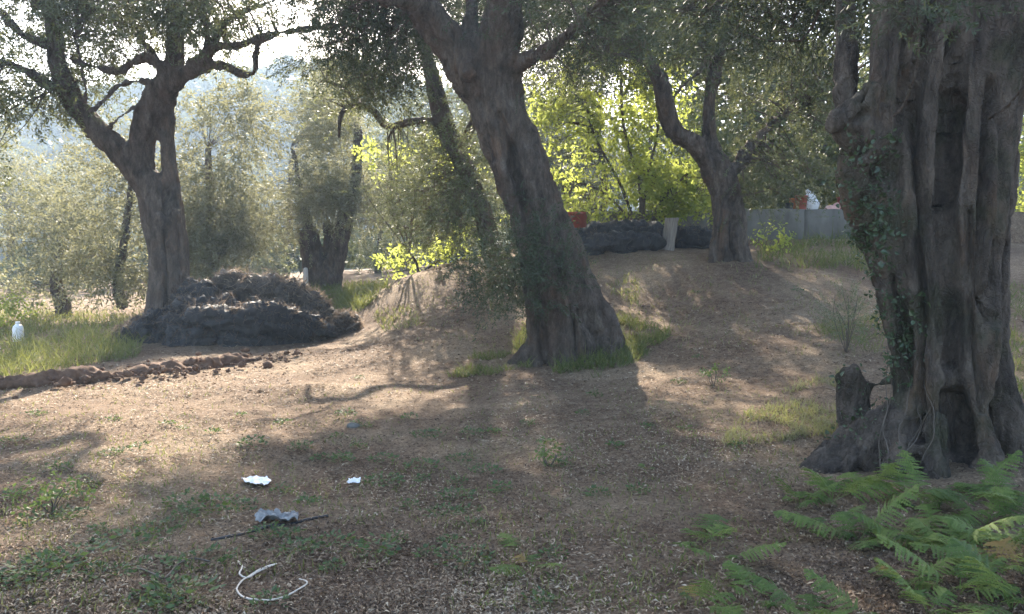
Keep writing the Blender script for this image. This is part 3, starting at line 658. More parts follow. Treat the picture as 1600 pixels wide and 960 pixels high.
# --- broad-leaved shrubs, lit through from behind
def shrub(name, base, stems, Y, crowns, label, leaf, T=T_BR, spr=9, tint=.5, size=1.0, gaps=False, bz=None, cat='shrub', clump=.3):
    b = gp1(*base) if bz is None else np.array(bz, float); t = Tree(b)
    for l in stems: t.limb(l, Y)
    t.trunk(.03, .01, .03)  if any(max(p[2] for p in l)*Y/F > .03 for l in stems) else [t.br.tube(q, r, 5) for q, r in t.limbs]
    for c in crowns: t.pcrown(c[0], c[1], c[2], c[3], Y+(c[6] if len(c) > 6 else 0), c[4], c[5], T, spr, tint=tint, clump=clump, size=size, gaps=gaps, droop=.1)
    t.build(name, label, cat, M[leaf], M['bark'])
shrub('fig_tree', (1000,385), [[(1000,392,4),(985,330,3.2),(965,280,2.6),(930,215,2),(915,160,1.5)],[(1000,392,4),(1005,330,3),(1010,280,2.5),(1025,220,2),(1030,170,1.4)],
      [(1000,392,3.5),(980,340,2.5),(940,300,2),(890,280,1.5)],[(1004,390,3),(1030,320,2.4),(1065,280,2)],[(996,390,3.5),(1000,300,2.6),(975,200,2),(970,120,1.4)]], 19.2,
      [(985,180,70,65,1.0,46),(1000,300,75,50,1.0,40),(890,200,60,75,1.0,26),(900,300,40,45,.8,16),(1080,295,42,38,.8,24),(945,110,50,40,.8,14)],
      'bright yellow-green backlit fig tree with thin dark stems behind the ridge', 'fig', cat='tree')
shrub('broadleaf_shrub', (655,428), [[(655,430,3),(650,410,2),(640,395,1.5)],[(655,430,3),(690,405,2),(720,400,1.5)]], 19.3,
      [(650,412,42,14,.6,12),(715,392,40,14,.5,9),(608,245,18,35,.5,5,1.2),(700,265,14,30,.4,5,.5)], 'yellow-green sprawling shrub along the top of the earth bank', 'fig')

# ------------------------------------------------------------------ terrace and its concrete wall
WT = P(1250, 328, 19.9)[2]
wx0, wx1 = P(884, 330, 20.3)[0], 11.2
def wally(x): return 20.35 - (x-wx0)*.055
def wall():
    o = thing('concrete_wall', 'low weathered grey concrete retaining wall behind the dark olive', 'wall', (wx0, wally(wx0), WT-1.4))
    xs = np.linspace(wx0, wx1, 6)+np.array([0, .3, -.2, .25, -.1, 0]); dz = [-.02, .0, .03, .02, .05, .06]
    for i in range(5):
        a0, a1 = xs[i]+.006, xs[i+1]-.006; m = MB(); n = 14
        for k in range(n):
            for s2 in (0, 1): pass
        u = np.linspace(a0, a1, n); top = WT+dz[i]+(fbm(np.stack([u, 0*u, 0*u], -1), 2)-.5)*.05
        V = []
        for j, x in enumerate(u):
            y = wally(x); V += [(x, y, WT-1.6), (x, y-.004*(j % 3), WT-.7), (x, y, top[j]-.02), (x, y+.03, top[j]), (x, y+.20, top[j]), (x, y+.22, WT-1.6)]
        V = np.array(V); f = []
        for j in range(n-1):
            for q in range(5): f.append((j*6+q, (j+1)*6+q, (j+1)*6+q+1, j*6+q+1))
        f += [(0, 1, 2, 5), (2, 3, 4, 5), ((n-1)*6+5, (n-1)*6+2, (n-1)*6+1, (n-1)*6), ((n-1)*6+5, (n-1)*6+4, (n-1)*6+3, (n-1)*6+2)]
        obj('wall_panel', mesh_np('wall_panel', V, np.array(f)), M['concrete'], o)
wall()
tx = np.linspace(wx0+.1, 45, 60); ty = np.concatenate([[.1], np.linspace(.4, 45, 50)])
X, T_ = np.meshgrid(tx, ty, indexing='ij'); Y = wally(np.minimum(X, 20))+T_ ; Z = WT-.05+(fbm(np.stack([X, Y, 0*X], -1), .8)-.5)*.1 + .02*T_
v = np.stack([X, Y, Z], -1); v[0, :, 2] -= 1.5; v[:, 0, 2] -= 1.3; v = v.reshape(-1, 3); a, b = np.meshgrid(np.arange(59), np.arange(50), indexing='ij')
tag(obj('upper_terrace', mesh_np('upper_terrace', v, np.stack([a*51+b, (a+1)*51+b, (a+1)*51+b+1, a*51+b+1], -1).reshape(-1, 4), None, True), M['ground']), 'upper terrace of earth behind the concrete wall', None, None, 'structure')
def terr(px, Y): p = P(px, 320, Y); return np.array([p[0], Y, WT-.02+.02*(Y-wally(p[0]))])

def bgtree(px, Y, trunk, crowns, label, leaf='thicket', T=T_BS, tint=.45, size=2.0, spr=11):
    b = terr(px, Y) if px > 900 else P(px, 400, Y)
    if px <= 900: b[2] = gz(b[0], b[1])
    t = Tree(b)
    t.limb3(np.array([b-[0, 0, .1], b+[.1, 0, 1.5], b+[-.1, .2, 3.5], b+[.2, .1, trunk]]), [.16, .13, .1, .05])
    t.trunk(.05, .02)
    for c in crowns: t.pcrown(c[0], c[1], c[2], c[3], Y+(c[6] if len(c) > 6 else 0), c[4], c[5], T, spr, tint=tint, clump=.5, size=size, gaps=False, droop=.2)
    t.build('thicket_tree', label, 'tree', M[leaf], M['bark'])
bgtree(1245, 23, 6, [(1255,200,75,75,1.5,60),(1270,275,60,35,1.2,34),(1180,250,60,60,1.2,36)], 'olive-green bushy tree overhanging the pots on the terrace')
bgtree(1330, 25, 7, [(1290,120,110,90,1.8,60),(1340,240,80,70,1.6,40)], 'yellowish tree high on the terrace behind the bushy tree', 'thicket', tint=.75)
bgtree(1120, 26, 7, [(1110,150,110,100,1.8,66),(1090,260,80,70,1.6,40)], 'dark green tree filling the fork of the curved olive')
bgtree(940, 29, 8, [(930,150,130,90,2.2,50),(900,280,90,70,1.8,46)], 'grey-green tree rising behind the backlit fig', 'olive', T_OLF, .5, 1.4, 16)
bgtree(1480, 22, 6, [(1600,190,45,90,1.2,34),(1600,330,40,40,1.0,22),(1480,150,120,130,1.6,36)], 'sunlit yellow-green tree past the massive trunk', 'fig', T_BR, .5, 1.1)
bgtree(1020, 34, 11, [(1000,-10,260,120,3,70),(1200,20,200,120,3,60)], 'tall tree closing the view high above the terrace')
bgtree(800, 33, 9, [(800,60,140,130,2.6,60),(780,230,110,90,2.4,50),(680,200,90,100,2.2,40)], 'shaded grey tree beyond the leaning trunk', 'olive', T_OLF, .45, 1.5, 16)

# mass of undergrowth closing the view beyond the grove
n = 300; yy = rng.uniform(40, 72, n); px = rng.uniform(-250, 1900, n); xx = (px-800)/F*yy; rr = rng.uniform(.9, 2.2, n)*np.where(px > 620, 1.5, 1)
v, t = blobs(np.stack([xx, yy, gz(xx, yy)+rr*.5+np.where(px > 620, rng.random(n)*6, 0)], -1), rr, 110, .47)
tag(obj('undergrowth', mesh_np('undergrowth', v, np.arange(len(v)).reshape(-1, 4), t), M['wood']), 'mass of hazy undergrowth beyond the olive grove', 'undergrowth', None, 'stuff')

# ------------------------------------------------------------------ heaps of harvest net
def net_heap(name, label, foot, humps, mat, fib=1500, vox=.05, fuzz=.5, group=None, seed=0, rolls=(), ft=1.0):
    """foot: base point; humps: (photo x, photo y of the top, radius px, depth offset); each hump is a bulge of gathered netting"""
    r = np.random.default_rng(seed); mb = MB(); base = np.array(foot)
    for (px, py, rp, Y) in humps:
        c = P(px, py, Y); R = rp*Y/F; g = float(gz(c[0], c[1])); h = max(c[2]-g, .12)
        mb.ball((c[0], c[1], g-.05), (R, R*.9, h+.05), 12)
        for k in range(6):      # rolled folds lying over the bulge
            a0 = r.uniform(0, 2*np.pi); th = np.linspace(-1.2, 1.2, 9); d = np.array([np.cos(a0), np.sin(a0), 0]); sdir = np.array([-d[1], d[0], 0])
            off = r.uniform(-.6, .6)
            q = np.array([np.array([c[0], c[1], g]) + d*R*1.02*np.sin(t) + sdir*R*(off+.18*np.sin(3*t+k)) + np.array([0, 0, (h+.02)*max(0.05, np.cos(t)*math.sqrt(max(.1, 1-off*off)))]) for t in th])
            mb.tube(q, np.array([.05, .08, .10, .09, .11, .10, .08, .07, .04])*r.uniform(.3, .8), 8, .1)
    for pts in rolls:
        a = np.array(pts, float); q = P(a[:, 0], a[:, 1], a[:, 3]); mb.tube(q, a[:, 2]*a[:, 3]/F, 12, .1)
    def disp(v):
        wv = v + (np.stack([fbm(v, 1.6), fbm(v+5, 1.6), fbm(v+11, 1.6)], -1)-.5)*.7
        n1 = 1-np.abs(2*vnoise(wv*np.array([1.9, 2.4, 8.5])+seed)-1); n2 = 1-np.abs(2*vnoise(wv*np.array([5, 5, 17])+seed)-1)
        n3 = 1-np.abs(2*vnoise(wv*np.array([20, 20, 9])+seed)-1)
        return (n1-.55)*.15 + (n2-.5)*.11 + (n3-.5)*.055
    me = remeshed(mb, vox, disp, 'folds', 2)
    o = thing(name, label, 'net', base, group); obj('folds', me, mat, o)
    n = len(me.vertices); v = np.zeros(n*3, np.float32); me.vertices.foreach_get('co', v); v = v.reshape(-1, 3).astype(float); nn = np.zeros(n*3, np.float32); me.vertex_normals.foreach_get('vector', nn); nn = nn.reshape(-1, 3)
    up = np.where(nn[:, 2] > -.1)[0]; k = r.choice(up, fib*2); p = v[k]; d = norm(nn[k]*.7 + r.normal(size=(fib*2, 3))*.8); l = r.uniform(.04, .16, (fib*2, 1))*fuzz*2
    mid = p + d*l*.55 + r.normal(size=p.shape)*.03; end = p + d*l + r.normal(size=p.shape)*.06 - np.array([0, 0, .05]); wv = norm(np.cross(d, r.normal(size=p.shape)))*.0065
    q = np.stack([p-wv, p+wv, mid+wv, mid-wv, mid-wv, mid+wv, end+wv*.4, end-wv*.4], 1).reshape(-1, 3)
    obj('loose_fibres', mesh_np('loose_fibres', q, np.arange(len(q)).reshape(-1, 4), np.repeat(r.random(fib*2)*ft, 8)), M['strand'], o)['kind'] = 'stuff'
net_heap('harvest_net', 'big heap of black olive harvest nets piled round the leaning olive', gp1(340, 525),
         [(225,508,26,15.6),(255,492,34,15.3),(300,470,36,15.4),(322,452,28,15.9),(350,470,36,15.5),(380,492,40,15.2),(430,500,36,15.3),(300,505,40,15.0),(460,505,24,15.4)], M['net'], 2600, .034, .45, seed=3, ft=.5, rolls=[[(190,527,7,15.1),(240,512,10,15.1),(300,500,12,14.9),(360,498,14,14.8),(430,508,12,14.9),(500,515,8,15.3)],[(370,498,9,14.8),(400,488,12,14.8),(440,492,12,14.9),(480,502,9,15.2),(520,520,6,15.5)],[(285,470,10,15.6),(292,450,12,16.0),(300,440,8,16.1)],[(205,528,5,15.1),(190,540,5,14.9),(178,552,3,14.8)]])
net_heap('harvest_net', 'brown sunlit harvest net slumped on top of the black net heap', gp1(440, 505),
         [(348,444,20,16.6),(370,452,26,16.3),(410,456,32,16.2),(450,462,34,16.2),(485,478,28,16.1),(505,492,20,16.0)], M['net_brown'], 3600, .04, .55, seed=5, rolls=[[(345,446,12,16.4),(365,438,14,16.4),(385,446,10,16.4)],[(380,452,12,16.1),(430,450,15,16.1),(475,464,14,16.1),(510,490,9,16.1)]])
net_heap('harvest_net', 'small crumpled net bundle at the end of the net heap', gp1(530, 518), [(515,505,16,15.9),(540,500,18,16.1),(480,515,18,15.5)], M['net_brown'], 1600, .035, .4, seed=8)
net_heap('harvest_net', 'scrap of pale net trailing from the heap towards the sunlit grass', gp1(210, 530), [(200,522,13,15.2),(215,514,14,15.3)], M['net_brown'], 900, .03, .5, seed=12)
net_heap('harvest_net', 'long roll of black net lying along the ridge beside the plank', gp1(960, 388),
         [(912,375,18,17.6),(935,366,20,17.7),(960,361,20,17.8),(985,360,18,17.9),(1008,363,18,17.9),(925,382,16,17.3),(975,376,16,17.4)], M['net'], 400, .035, .25, seed=15, ft=.3, rolls=[[(895,372,12,17.6),(940,365,14,17.6),(985,362,13,17.7),(1030,366,11,17.8)],[(900,384,9,17.2),(940,380,10,17.2),(990,378,10,17.3),(1030,380,8,17.4)]])
net_heap('harvest_net', 'short black net bundle between the plank and the dark olive', gp1(1075, 388), [(1062,366,14,17.9),(1084,362,14,17.9),(1100,368,12,17.8)], M['net'], 200, .035, .25, seed=18, ft=.3, rolls=[[(1052,372,10,17.7),(1080,370,11,17.7),(1108,374,9,17.7)]])

# ------------------------------------------------------------------ objects by the wall
def Rz(a): c, s = math.cos(a), math.sin(a); return np.array([[c, -s, 0], [s, c, 0], [0, 0, 1]])
def Ry(a): c, s = math.cos(a), math.sin(a); return np.array([[c, 0, s], [0, 1, 0], [-s, 0, c]])
def Rx(a): c, s = math.cos(a), math.sin(a); return np.array([[1, 0, 0], [0, c, -s], [0, s, c]])
def bucket(name, label, base, r, h, mat, cat='bucket', handle=True, soil=True, tilt=(0, 0)):
    o = thing(name, label, cat, base); m = MB()
    m.lathe([(0, 0), (r*.78, 0), (r*.80, .01), (r*.98, h*.93), (r*1.06, h*.93), (r*1.06, h), (r*.96, h), (r*.93, h*.9), (r*.8, h*.3), (0, h*.28)], (0, 0, 0), 24)
    for zf in (.3, .55): m.lathe([(r*(.805+.18*zf), h*zf-.008), (r*(.835+.18*zf), h*zf), (r*(.805+.18*zf), h*zf+.008)], (0, 0, 0), 24)
    b = obj('tub', m.mesh('tub'), mat, None); b.parent = o
    if handle:
        k = MB(); a = np.linspace(-.2, np.pi+.2, 14); k.tube(np.stack([r*1.07*np.cos(a), 0*a-.02, h*.9+r*.35*np.sin(a)], -1), .007, 6); hb = obj('handle', k.mesh('handle'), M['black'], None); hb.parent = o
    o.rotation_euler = (tilt[0], tilt[1], .4)
    return o
rb = P(900, 362, 18.6); rb[2] = gz(rb[0], rb[1])
hh = P(900, 330, 18.6)[2]-rb[2]
bucket('plastic_tub', 'faded red plastic tub beside the leaning trunk on the ridge', rb-[0, 0, .03], .27, hh, M['red'], 'tub', False)
bucket('bucket', 'bright red bucket on the terrace leaning against the white sack', terr(1252, 20.25), .155, .40, M['red'])
bucket('flower_pot', 'orange clay flower pot beside the bright red bucket', terr(1241, 20.45), .13, .34, M['orange'], 'pot', False)
bucket('flower_pot', 'black plastic flower pot on the wall next to the clay pot', terr(1233, 20.2), .11, .21, M['black'], 'pot', False)
bucket('plastic_tub', 'dark red tub on the terrace beside the massive trunk', terr(1318, 20.2), .17, .36, M['darkred'], 'tub', False)
# white sack
s0 = terr(1268, 20.3); mb = MB(); mb.ball((0, 0, .17), (.2, .16, .2), 12); mb.ball((-.03, 0, .30), (.16, .13, .18), 10); mb.tube(np.array([(-.04, 0, .4), (-.09, 0, .5), (-.14, 0, .53)]), [.09, .05, .06], 8)
def sd(v): return (fbm(v, 9)-.5)*.05
o = obj('sack', remeshed(mb, .018, sd, 'sack'), M['sack']); o.location = s0; tag(o, 'slumped white woven sack behind the bright red bucket', 'sack')
o = thing('cloth_bundle', 'crumpled pink cloth bundle on the wall between sack and dark tub', 'cloth', terr(1298, 20.2)); mb = MB(); mb.ball((0, 0, .06), (.16, .12, .09), 10); mb.ball((.17, 0, .09), (.10, .1, .13), 10)
b = obj('folds', remeshed(mb, .016, lambda v: (fbm(v, 11)-.5)*.07, 'folds'), M['pink']); b.parent = o
# leaning plank
pb = P(1042, 384, 17.3); pb[2] = gz(pb[0], pb[1])-.03; pt = P(1050, 341, 17.5); L_ = np.linalg.norm(pt-pb); o = thing('plank', 'short pale weathered plank leaning on the black nets', 'plank', pb)
m = MB(); n = 8; V = []
for i in range(n+1):
    z = L_*i/n; ww = .155+.006*math.sin(i*1.7); V += [(-ww, -.025, z), (ww, -.025, z+.01*math.sin(i)), (ww, .025, z), (-ww, .025, z)]
f = []
for i in range(n):
    for q in range(4): f.append((i*4+q, i*4+(q+1) % 4, (i+1)*4+(q+1) % 4, (i+1)*4+q))
f += [(3, 2, 1, 0), (n*4, n*4+1, n*4+2, n*4+3)]
b = obj('board', mesh_np('board', np.array(V), np.array(f)), M['cutwood']); b.parent = o; o.rotation_euler = Vector(pt-pb).to_track_quat('Z', 'Y').to_euler()
# white container in the grass, pale posts beyond
def lathe_thing(name, label, cat, base, parts):
    o = thing(name, label, cat, base)
    for nm, prof, mat in parts:
        m = MB(); m.lathe(prof, (0, 0, 0), 16); b = obj(nm, m.mesh(nm), mat); b.parent = o
    return o
lathe_thing('plastic_jug', 'white plastic jug standing in the sunlit grass', 'jug', gp1(29, 533)-[0, 0, .02],
            [('body', [(0, 0), (.11, 0), (.12, .03), (.12, .30), (.10, .37), (.05, .42), (0, .42)], M['white']), ('cap', [(.045, .418), (.05, .42), (.05, .47), (.045, .48), (0, .48)], M['white'])])
for px, py, h, lab in ((437, 446, .55, 'white painted post behind the brown net'), (478, 446, .8, 'pale grey post beside the forked olive')):
    b0 = gp1(px, py) if py < 447 else gp1(px, py)
    b0 = P(px, py, 26.5); b0[2] = gz(b0[0], b0[1])
    lathe_thing('post', lab, 'post', b0-[0, 0, .05], [('shaft', [(0, 0), (.09, 0), (.08, h*.9), (.06, h), (0, h+.02)], M['white'] if px < 450 else M['sack'])])

# ------------------------------------------------------------------ litter lying about
def sheet(name, label, cat, px, py, sx, sy, mat, amp, seed, rot=0, oval=True):
    b = gp1(px, py); n = 18; r = np.random.default_rng(seed); u = np.linspace(-1, 1, n); X, Y = np.meshgrid(u, u, indexing='ij')
    if oval: k = np.maximum(np.abs(X), np.abs(Y))/np.maximum(np.hypot(X, Y), 1e-6); X2, Y2 = X*k, Y*k
    else: X2, Y2 = X.copy(), Y.copy()
    q = np.stack([X2, Y2, 0*X2+seed], -1); edge = 1+.5*(fbm(q*1.0, 1.5)-.5); X2, Y2 = X2*sx*edge, Y2*sy*edge
    c, s = math.cos(rot), math.sin(rot); wx, wy = c*X2-s*Y2, s*X2+c*Y2
    Z = gz(b[0]+wx, b[1]+wy)-b[2] + .026 + np.abs(fbm(q+3, 2.4)-.5)*amp*2
    V = np.stack([wx, wy, Z], -1).reshape(-1, 3); V = np.vstack([V, V-[0, 0, .004]]); a, bb = np.meshgrid(np.arange(n-1), np.arange(n-1), indexing='ij')
    f = np.stack([a*n+bb, (a+1)*n+bb, (a+1)*n+bb+1, a*n+bb+1], -1).reshape(-1, 4); f2 = f[:, ::-1]+n*n
    o = obj(name, mesh_np(name, V, np.vstack([f, f2]), None, True), mat); o.location = b; tag(o, label, cat); return o
sheet('paper_plate', 'crushed white plate lying on the brown litter', 'plate', 402, 756, .105, .10, M['white'], .035, 2, .3)
sheet('plastic_scrap', 'torn dirty plastic film caught on the black hose', 'litter', 434, 817, .12, .07, M['scrap'], .11, 5, .2, False)
sheet('plastic_scrap', 'tiny white scrap among weeds beside the crushed plate', 'litter', 553, 757, .045, .04, M['white'], .04, 8, .1, False)
st = gp1(553, 667); mb = MB(); mb.ball((0, 0, .005), (.065, .05, .035), 10)
o = obj('stone', remeshed(mb, .012, lambda v: (fbm(v, 18)-.5)*.05, 'stone'), M['concrete']); o.location = st; tag(o, 'small grey stone next to a green weed', 'stone')
def ground_line(name, label, cat, pts, r, mat, lift=.008):
    a = np.array(pts, float); q = gp(a[:, 0], a[:, 1]); q, rr = resample(q, np.full(len(q), r), .03); q[:, 2] = gz(q[:, 0], q[:, 1])+lift+r*.6; b = q[0].copy(); m = MB(); m.tube(q-b, rr, 6)
    o = obj(name, m.mesh(name), mat); o.location = b; return tag(o, label, cat)
ground_line('rope', 'pale loop of rope curled on the bare soil', 'rope', [(372,882),(379,891),(374,902),(386,908),(400,900),(432,886),(402,897),(379,912),(370,926),(379,938),(402,943),(432,942),(457,932),(480,917),(468,910)], .0045, M['rope'], .014)
ground_line('hose', 'thin black irrigation hose half buried in the litter', 'hose', [(330,846),(350,842),(372,838),(400,830),(440,822),(475,815),(512,808)], .011, M['black'], .0)
ground_line('bramble_runner', 'thin green runner arching over the weeds near the rope', 'plant', [(215,893),(238,903),(256,911),(270,898),(282,886),(305,879),(328,884)], .005, M['vine'], .02)

# ridge of freshly dug soil
n = 700; s = rng.random(n); px = np.interp(s, [0, .45, .75, 1], [-20, 210, 330, 465])+rng.normal(size=n)*8; py = np.interp(s, [0, .45, .75, 1], [606, 588, 573, 560])+rng.normal(size=n)*7*np.where(s > .9, .5, 1)
q = gp(px, py); sz = rng.gamma(1.2, .012, n)*np.where((s > .55) & (s < .9), 1.35, 1)*np.where((s < .3), 1.2, 1); hgt = np.clip(fbm(np.stack([px*.03, 0*px, 0*px], -1), 1.5, 2)*2-.4, .1, 1.2)
ico = MB(); ico.ball((0, 0, 0), 1, 4); iv = ico.v[0]; iF = ico.f[0]; V = []; Fs = []
for i in range(n):
    vv = iv*(1+.9*(vnoise(iv*1.9+i*7.3)-.5)[:, None])*sz[i]*np.array([1.2, 1, .8]); V.append(vv @ Rz(rng.random()*6).T + q[i] + [0, 0, sz[i]*.2+rng.random()**2*.14*hgt[i]]); Fs.append(iF+i*len(iv))
bm_ = MB(); bp_ = gp(np.array([-40., 60, 150, 230, 300, 345, 390, 440]), np.array([608., 602, 594, 584, 575, 570, 565, 561])); bm_.tube(bp_, [.20, .17, .19, .13, .25, .21, .16, .07], 10, .2)
berm = remeshed(bm_, .035, lambda v: (fbm(v, 3.5, 3)-.5)*.32 + (fbm(v, 13, 2)-.5)*.12 - .04, 'berm', 1); nb = len(berm.vertices); bv = np.zeros(nb*3, np.float32); berm.vertices.foreach_get('co', bv); bq = np.array([p.vertices[:] for p in berm.polygons if len(p.vertices) == 4])
Fs.append(bq+sum(len(x) for x in V)); V.append(bv.reshape(-1, 3))
tag(obj('soil_clods', mesh_np('soil_clods', np.vstack(V), np.vstack(Fs), None, False), M['soil']), 'ridge of freshly dug reddish soil clods along the terrace edge', 'soil', None, 'stuff')

# dry olive leaves and bark chips over the ground
n = 130000; px = rng.uniform(-60, 1660, n); py = 470+500*rng.random(n)**.75; q = gp(px, py, 30); ok = (q[:, 1] < 22) & (rng.random(n) < np.clip((fbm(q+8, .9, 3)-.28)*4.2, .30, 1)); q = q[ok]; n = len(q)
an = rng.random(n)*2*np.pi; d = np.stack([np.cos(an), np.sin(an), rng.normal(size=n)*.22], -1); wv = norm(np.cross(d, np.array([0, 0, 1])+rng.normal(size=(n, 3))*.45)); far_ = np.maximum(1, q[:, 1:2]/6.5); l = rng.uniform(.012, .045, (n, 1))*far_; ww = rng.uniform(.0022, .0058, (n, 1))*far_
q[:, 2] = gz(q[:, 0], q[:, 1])+.004+rng.random(n)*.012; curl = np.array([0, 0, 1])*rng.uniform(-.004, .012, (n, 1))
v = np.stack([q-d*l*.5, q+wv*ww+curl, q+d*l*.5, q-wv*ww+curl], 1).reshape(-1, 3); t = np.repeat(np.clip(rng.normal(.40, .34, n)+(fbm(q, 1.1, 2)-.5)*.7, 0, 1), 4)
tag(obj('dry_litter', mesh_np('dry_litter', v, np.arange(len(v)).reshape(-1, 4), t), M['litter']), 'dry olive leaves and straw scattered over the soil', 'litter', None, 'stuff')

# ------------------------------------------------------------------ grass
def blades(poly, n, h, tint, spread=.2, lean=.5, wid=.004):
    pl = np.array(poly); px = rng.uniform(pl[:, 0].min(), pl[:, 0].max(), n*4); py = rng.uniform(pl[:, 1].min(), pl[:, 1].max(), n*4)
    k = inpoly(px, py, poly); px, py = px[k][:n], py[k][:n]; q = gp(px, py, 45); m = len(q)
    g = fbm(q, 2.2, 2) > .43; q = q[g]; m = len(q); hh = h*rng.uniform(.4, 1.3, (m, 1))
    d = rng.normal(size=(m, 3))*lean; d[:, 2] = 1; d = norm(d); mid = q+d*hh*.55; end = q+d*hh + rng.normal(size=(m, 3))*hh*.28 - np.array([0, 0, 1])*hh*.08
    wv = norm(np.cross(d, rng.normal(size=(m, 3))))*wid*np.maximum(1, q[:, 1:2]/9)
    v = np.stack([q-wv, q+wv, mid+wv*.8, mid-wv*.8, mid-wv*.8, mid+wv*.8, end+wv*.15, end-wv*.15], 1).reshape(-1, 3)
    return v, np.repeat(np.clip(rng.normal(tint, .18, m), 0, 1), 8)
GR = [([(-30,600),(-30,490),(120,490),(230,500),(215,560),(120,575)], 6000, .32, .55),([(470,480),(480,448),(600,445),(610,450),(560,490)], 3500, .30, .25),
      ([(820,590),(800,540),(830,500),(985,500),(1050,520),(1010,560),(930,592)], 6500, .20, .48),([(700,590),(740,555),(840,550),(850,592)], 2400, .10, .58),
      ([(1180,420),(1190,385),(1345,365),(1360,430),(1250,420)], 1700, .3, .45),([(1240,690),(1120,700),(1170,640),(1250,600),(1320,580),(1320,680)], 2600, .09, 1.0),
      ([(1270,520),(1300,495),(1390,500),(1380,560)], 500, .16, .5),([(600,520),(580,490),(640,480),(660,510)], 300, .16, .6),([(950,480),(960,440),(1000,440),(1000,480)], 220, .16, .5),
      ([(0,960),(0,600),(1250,600),(1250,960)], 8000, .045, .62),([(1560,640),(1560,430),(1620,430),(1620,640)], 900, .2, .4),([(620,440),(760,408),(900,395),(1100,400),(1350,420),(1350,560),(650,540)], 2600, .07, .75)]
L_ = [blades(p, n, h, t) for p, n, h, t in GR]
v = np.vstack([a for a, _ in L_]); t = np.concatenate([b for _, b in L_])
tag(obj('grass', mesh_np('grass', v, np.arange(len(v)).reshape(-1, 4), t), M['grass']), 'patches of short dry and green grass between the olives', 'grass', None, 'stuff')

# ------------------------------------------------------------------ weeds
def weed_mesh(k, nl, rad, h):
    r = np.random.default_rng(900+k); V = []; t = []
    for i in range(nl):
        a = r.random()*6.28; rr = rad*math.sqrt(r.random()); p = np.array([np.cos(a)*rr, np.sin(a)*rr, h*r.random()*(1-.6*rr/rad)+.008]); d = norm(np.array([np.cos(a+r.normal()*.7), np.sin(a+r.normal()*.7), r.uniform(-.1, .7)]))
        wv = norm(np.cross(d, np.array([0, 0, 1])+r.normal(size=3)*.5)); l = r.uniform(.022, .05); ww = l*.26
        V.append([p, p+d*l*.5+wv*ww, p+d*l, p+d*l*.5-wv*ww]); t += [np.clip(r.normal(.5, .25), 0, 1)]*4
    for i in range(8):
        a = r.random()*6.28; e = np.array([np.cos(a)*rad*.8, np.sin(a)*rad*.8, h*.6]); wv = np.array([-np.sin(a), np.cos(a), 0])*.002; V.append([wv*-1, wv, e+wv*.5, e-wv*.5]); t += [.4]*4
    V = np.array(V).reshape(-1, 3); return mesh_np('weed', V, np.arange(len(V)).reshape(-1, 4), t)
WM = [weed_mesh(k, n, r, h) for k, (n, r, h) in enumerate([(110, .16, .07), (80, .12, .10), (150, .22, .07), (60, .09, .09), (90, .13, .16)])]
WP = [(670,682,0),(826,664,1),(770,678,3),(600,756,0),(470,702,1),(558,664,3),(395,697,1),(180,658,3),(172,710,0),(78,812,2),(155,832,3),(25,778,3),(100,782,3),(335,795,2),(290,785,0),(60,895,2),(275,938,2),
      (245,892,0),(712,778,0),(640,792,3),(692,806,0),(515,855,0),(520,892,3),(218,702,3),(288,672,3),(333,678,3),(562,592,3),(1086,458,1),(910,648,3),(1010,668,3),(1246,456,4),(440,664,3),(120,806,0),
      (35,905,2),(110,880,2),(380,795,0),(450,842,3),(732,802,0),(782,768,3),(850,694,3),(600,720,0),(660,752,3),(720,720,0),(870,728,0),(560,700,3),(500,720,3),(760,738,0),(700,850,3),(620,845,3),(90,735,3),
      (20,690,0),(60,650,3),(140,760,3),(250,830,0),(200,850,2),(320,880,0),(160,900,0),(440,770,3),(480,790,3),(1000,770,3),(960,700,3),(1060,600,3),(930,620,3),(1150,700,3),(640,655,3),(1090,560,3)]
def place_weed(px, py, k, label, group, s=1.0):
    b = gp1(px, py); o = obj('weed', WM[k], M['weed'], None); o.location = b; o.rotation_euler = (0, 0, rng.random()*6.28); o.scale = [s*rng.uniform(.6, 1.0)]*3; tag(o, label, 'weed', group)
for _ in range(24):
    WP.append((rng.uniform(430, 1000) if rng.random() < .7 else rng.uniform(20, 450), rng.uniform(640, 950), [0, 3, 3, 1][rng.integers(0, 4)]))
for px, py, k in WP:
    place_weed(px, py, k, ['flat spreading green weed on the leaf litter', 'bushy little green weed on bare soil', 'wide patch of low green weed on the litter', 'tiny green weed sprig in the dry litter', 'upright green weed sprig on the sunlit slope'][k], ['spreading weeds', 'bushy weeds', 'wide weed patches', 'tiny weed sprigs', 'upright sprigs'][k])

def sprig(name, label, cat, px, py, h, rad, n, T, size, leaf, tint=.5, stems=4, spr=3):
    b = gp1(px, py); t = Tree(b)
    for k in range(stems):
        a = rng.random()*6.28; e = b+np.array([np.cos(a)*rad*.6, np.sin(a)*rad*.6, h*rng.uniform(.7, 1)]); q, r = resample([b-[0, 0, .02], (b+e)/2+rng.normal(size=3)*.03, e], [.006, .005, .003], .06); t.br.tube(q, r, 5); t.nodes.append(q)
    t.nr = []; c = b+np.array([0, 0, h*.62]); d = norm(rng.normal(size=(n, 3))); p = c+d*np.array([rad, rad, h*.42])*rng.random((n, 1))**.5; v, tt = place_sprays(T, p, d+[0, 0, .7], np.full(n, size), np.full(n, tint)); t.lv.append(v); t.lt.append(tt)
    t.build(name, label, cat, M[leaf], M['vine'])
sprig('sapling', 'yellow sunlit seedling at the foot of the concrete wall', 'plant', 1206, 402, .55, .32, 26, T_BS, 1.1, 'fig', .6)
sprig('sapling', 'grey-green olive sapling standing in front of the massive trunk', 'plant', 1322, 550, .75, .26, 90, T_OL, .6, 'olive', .7, 9)
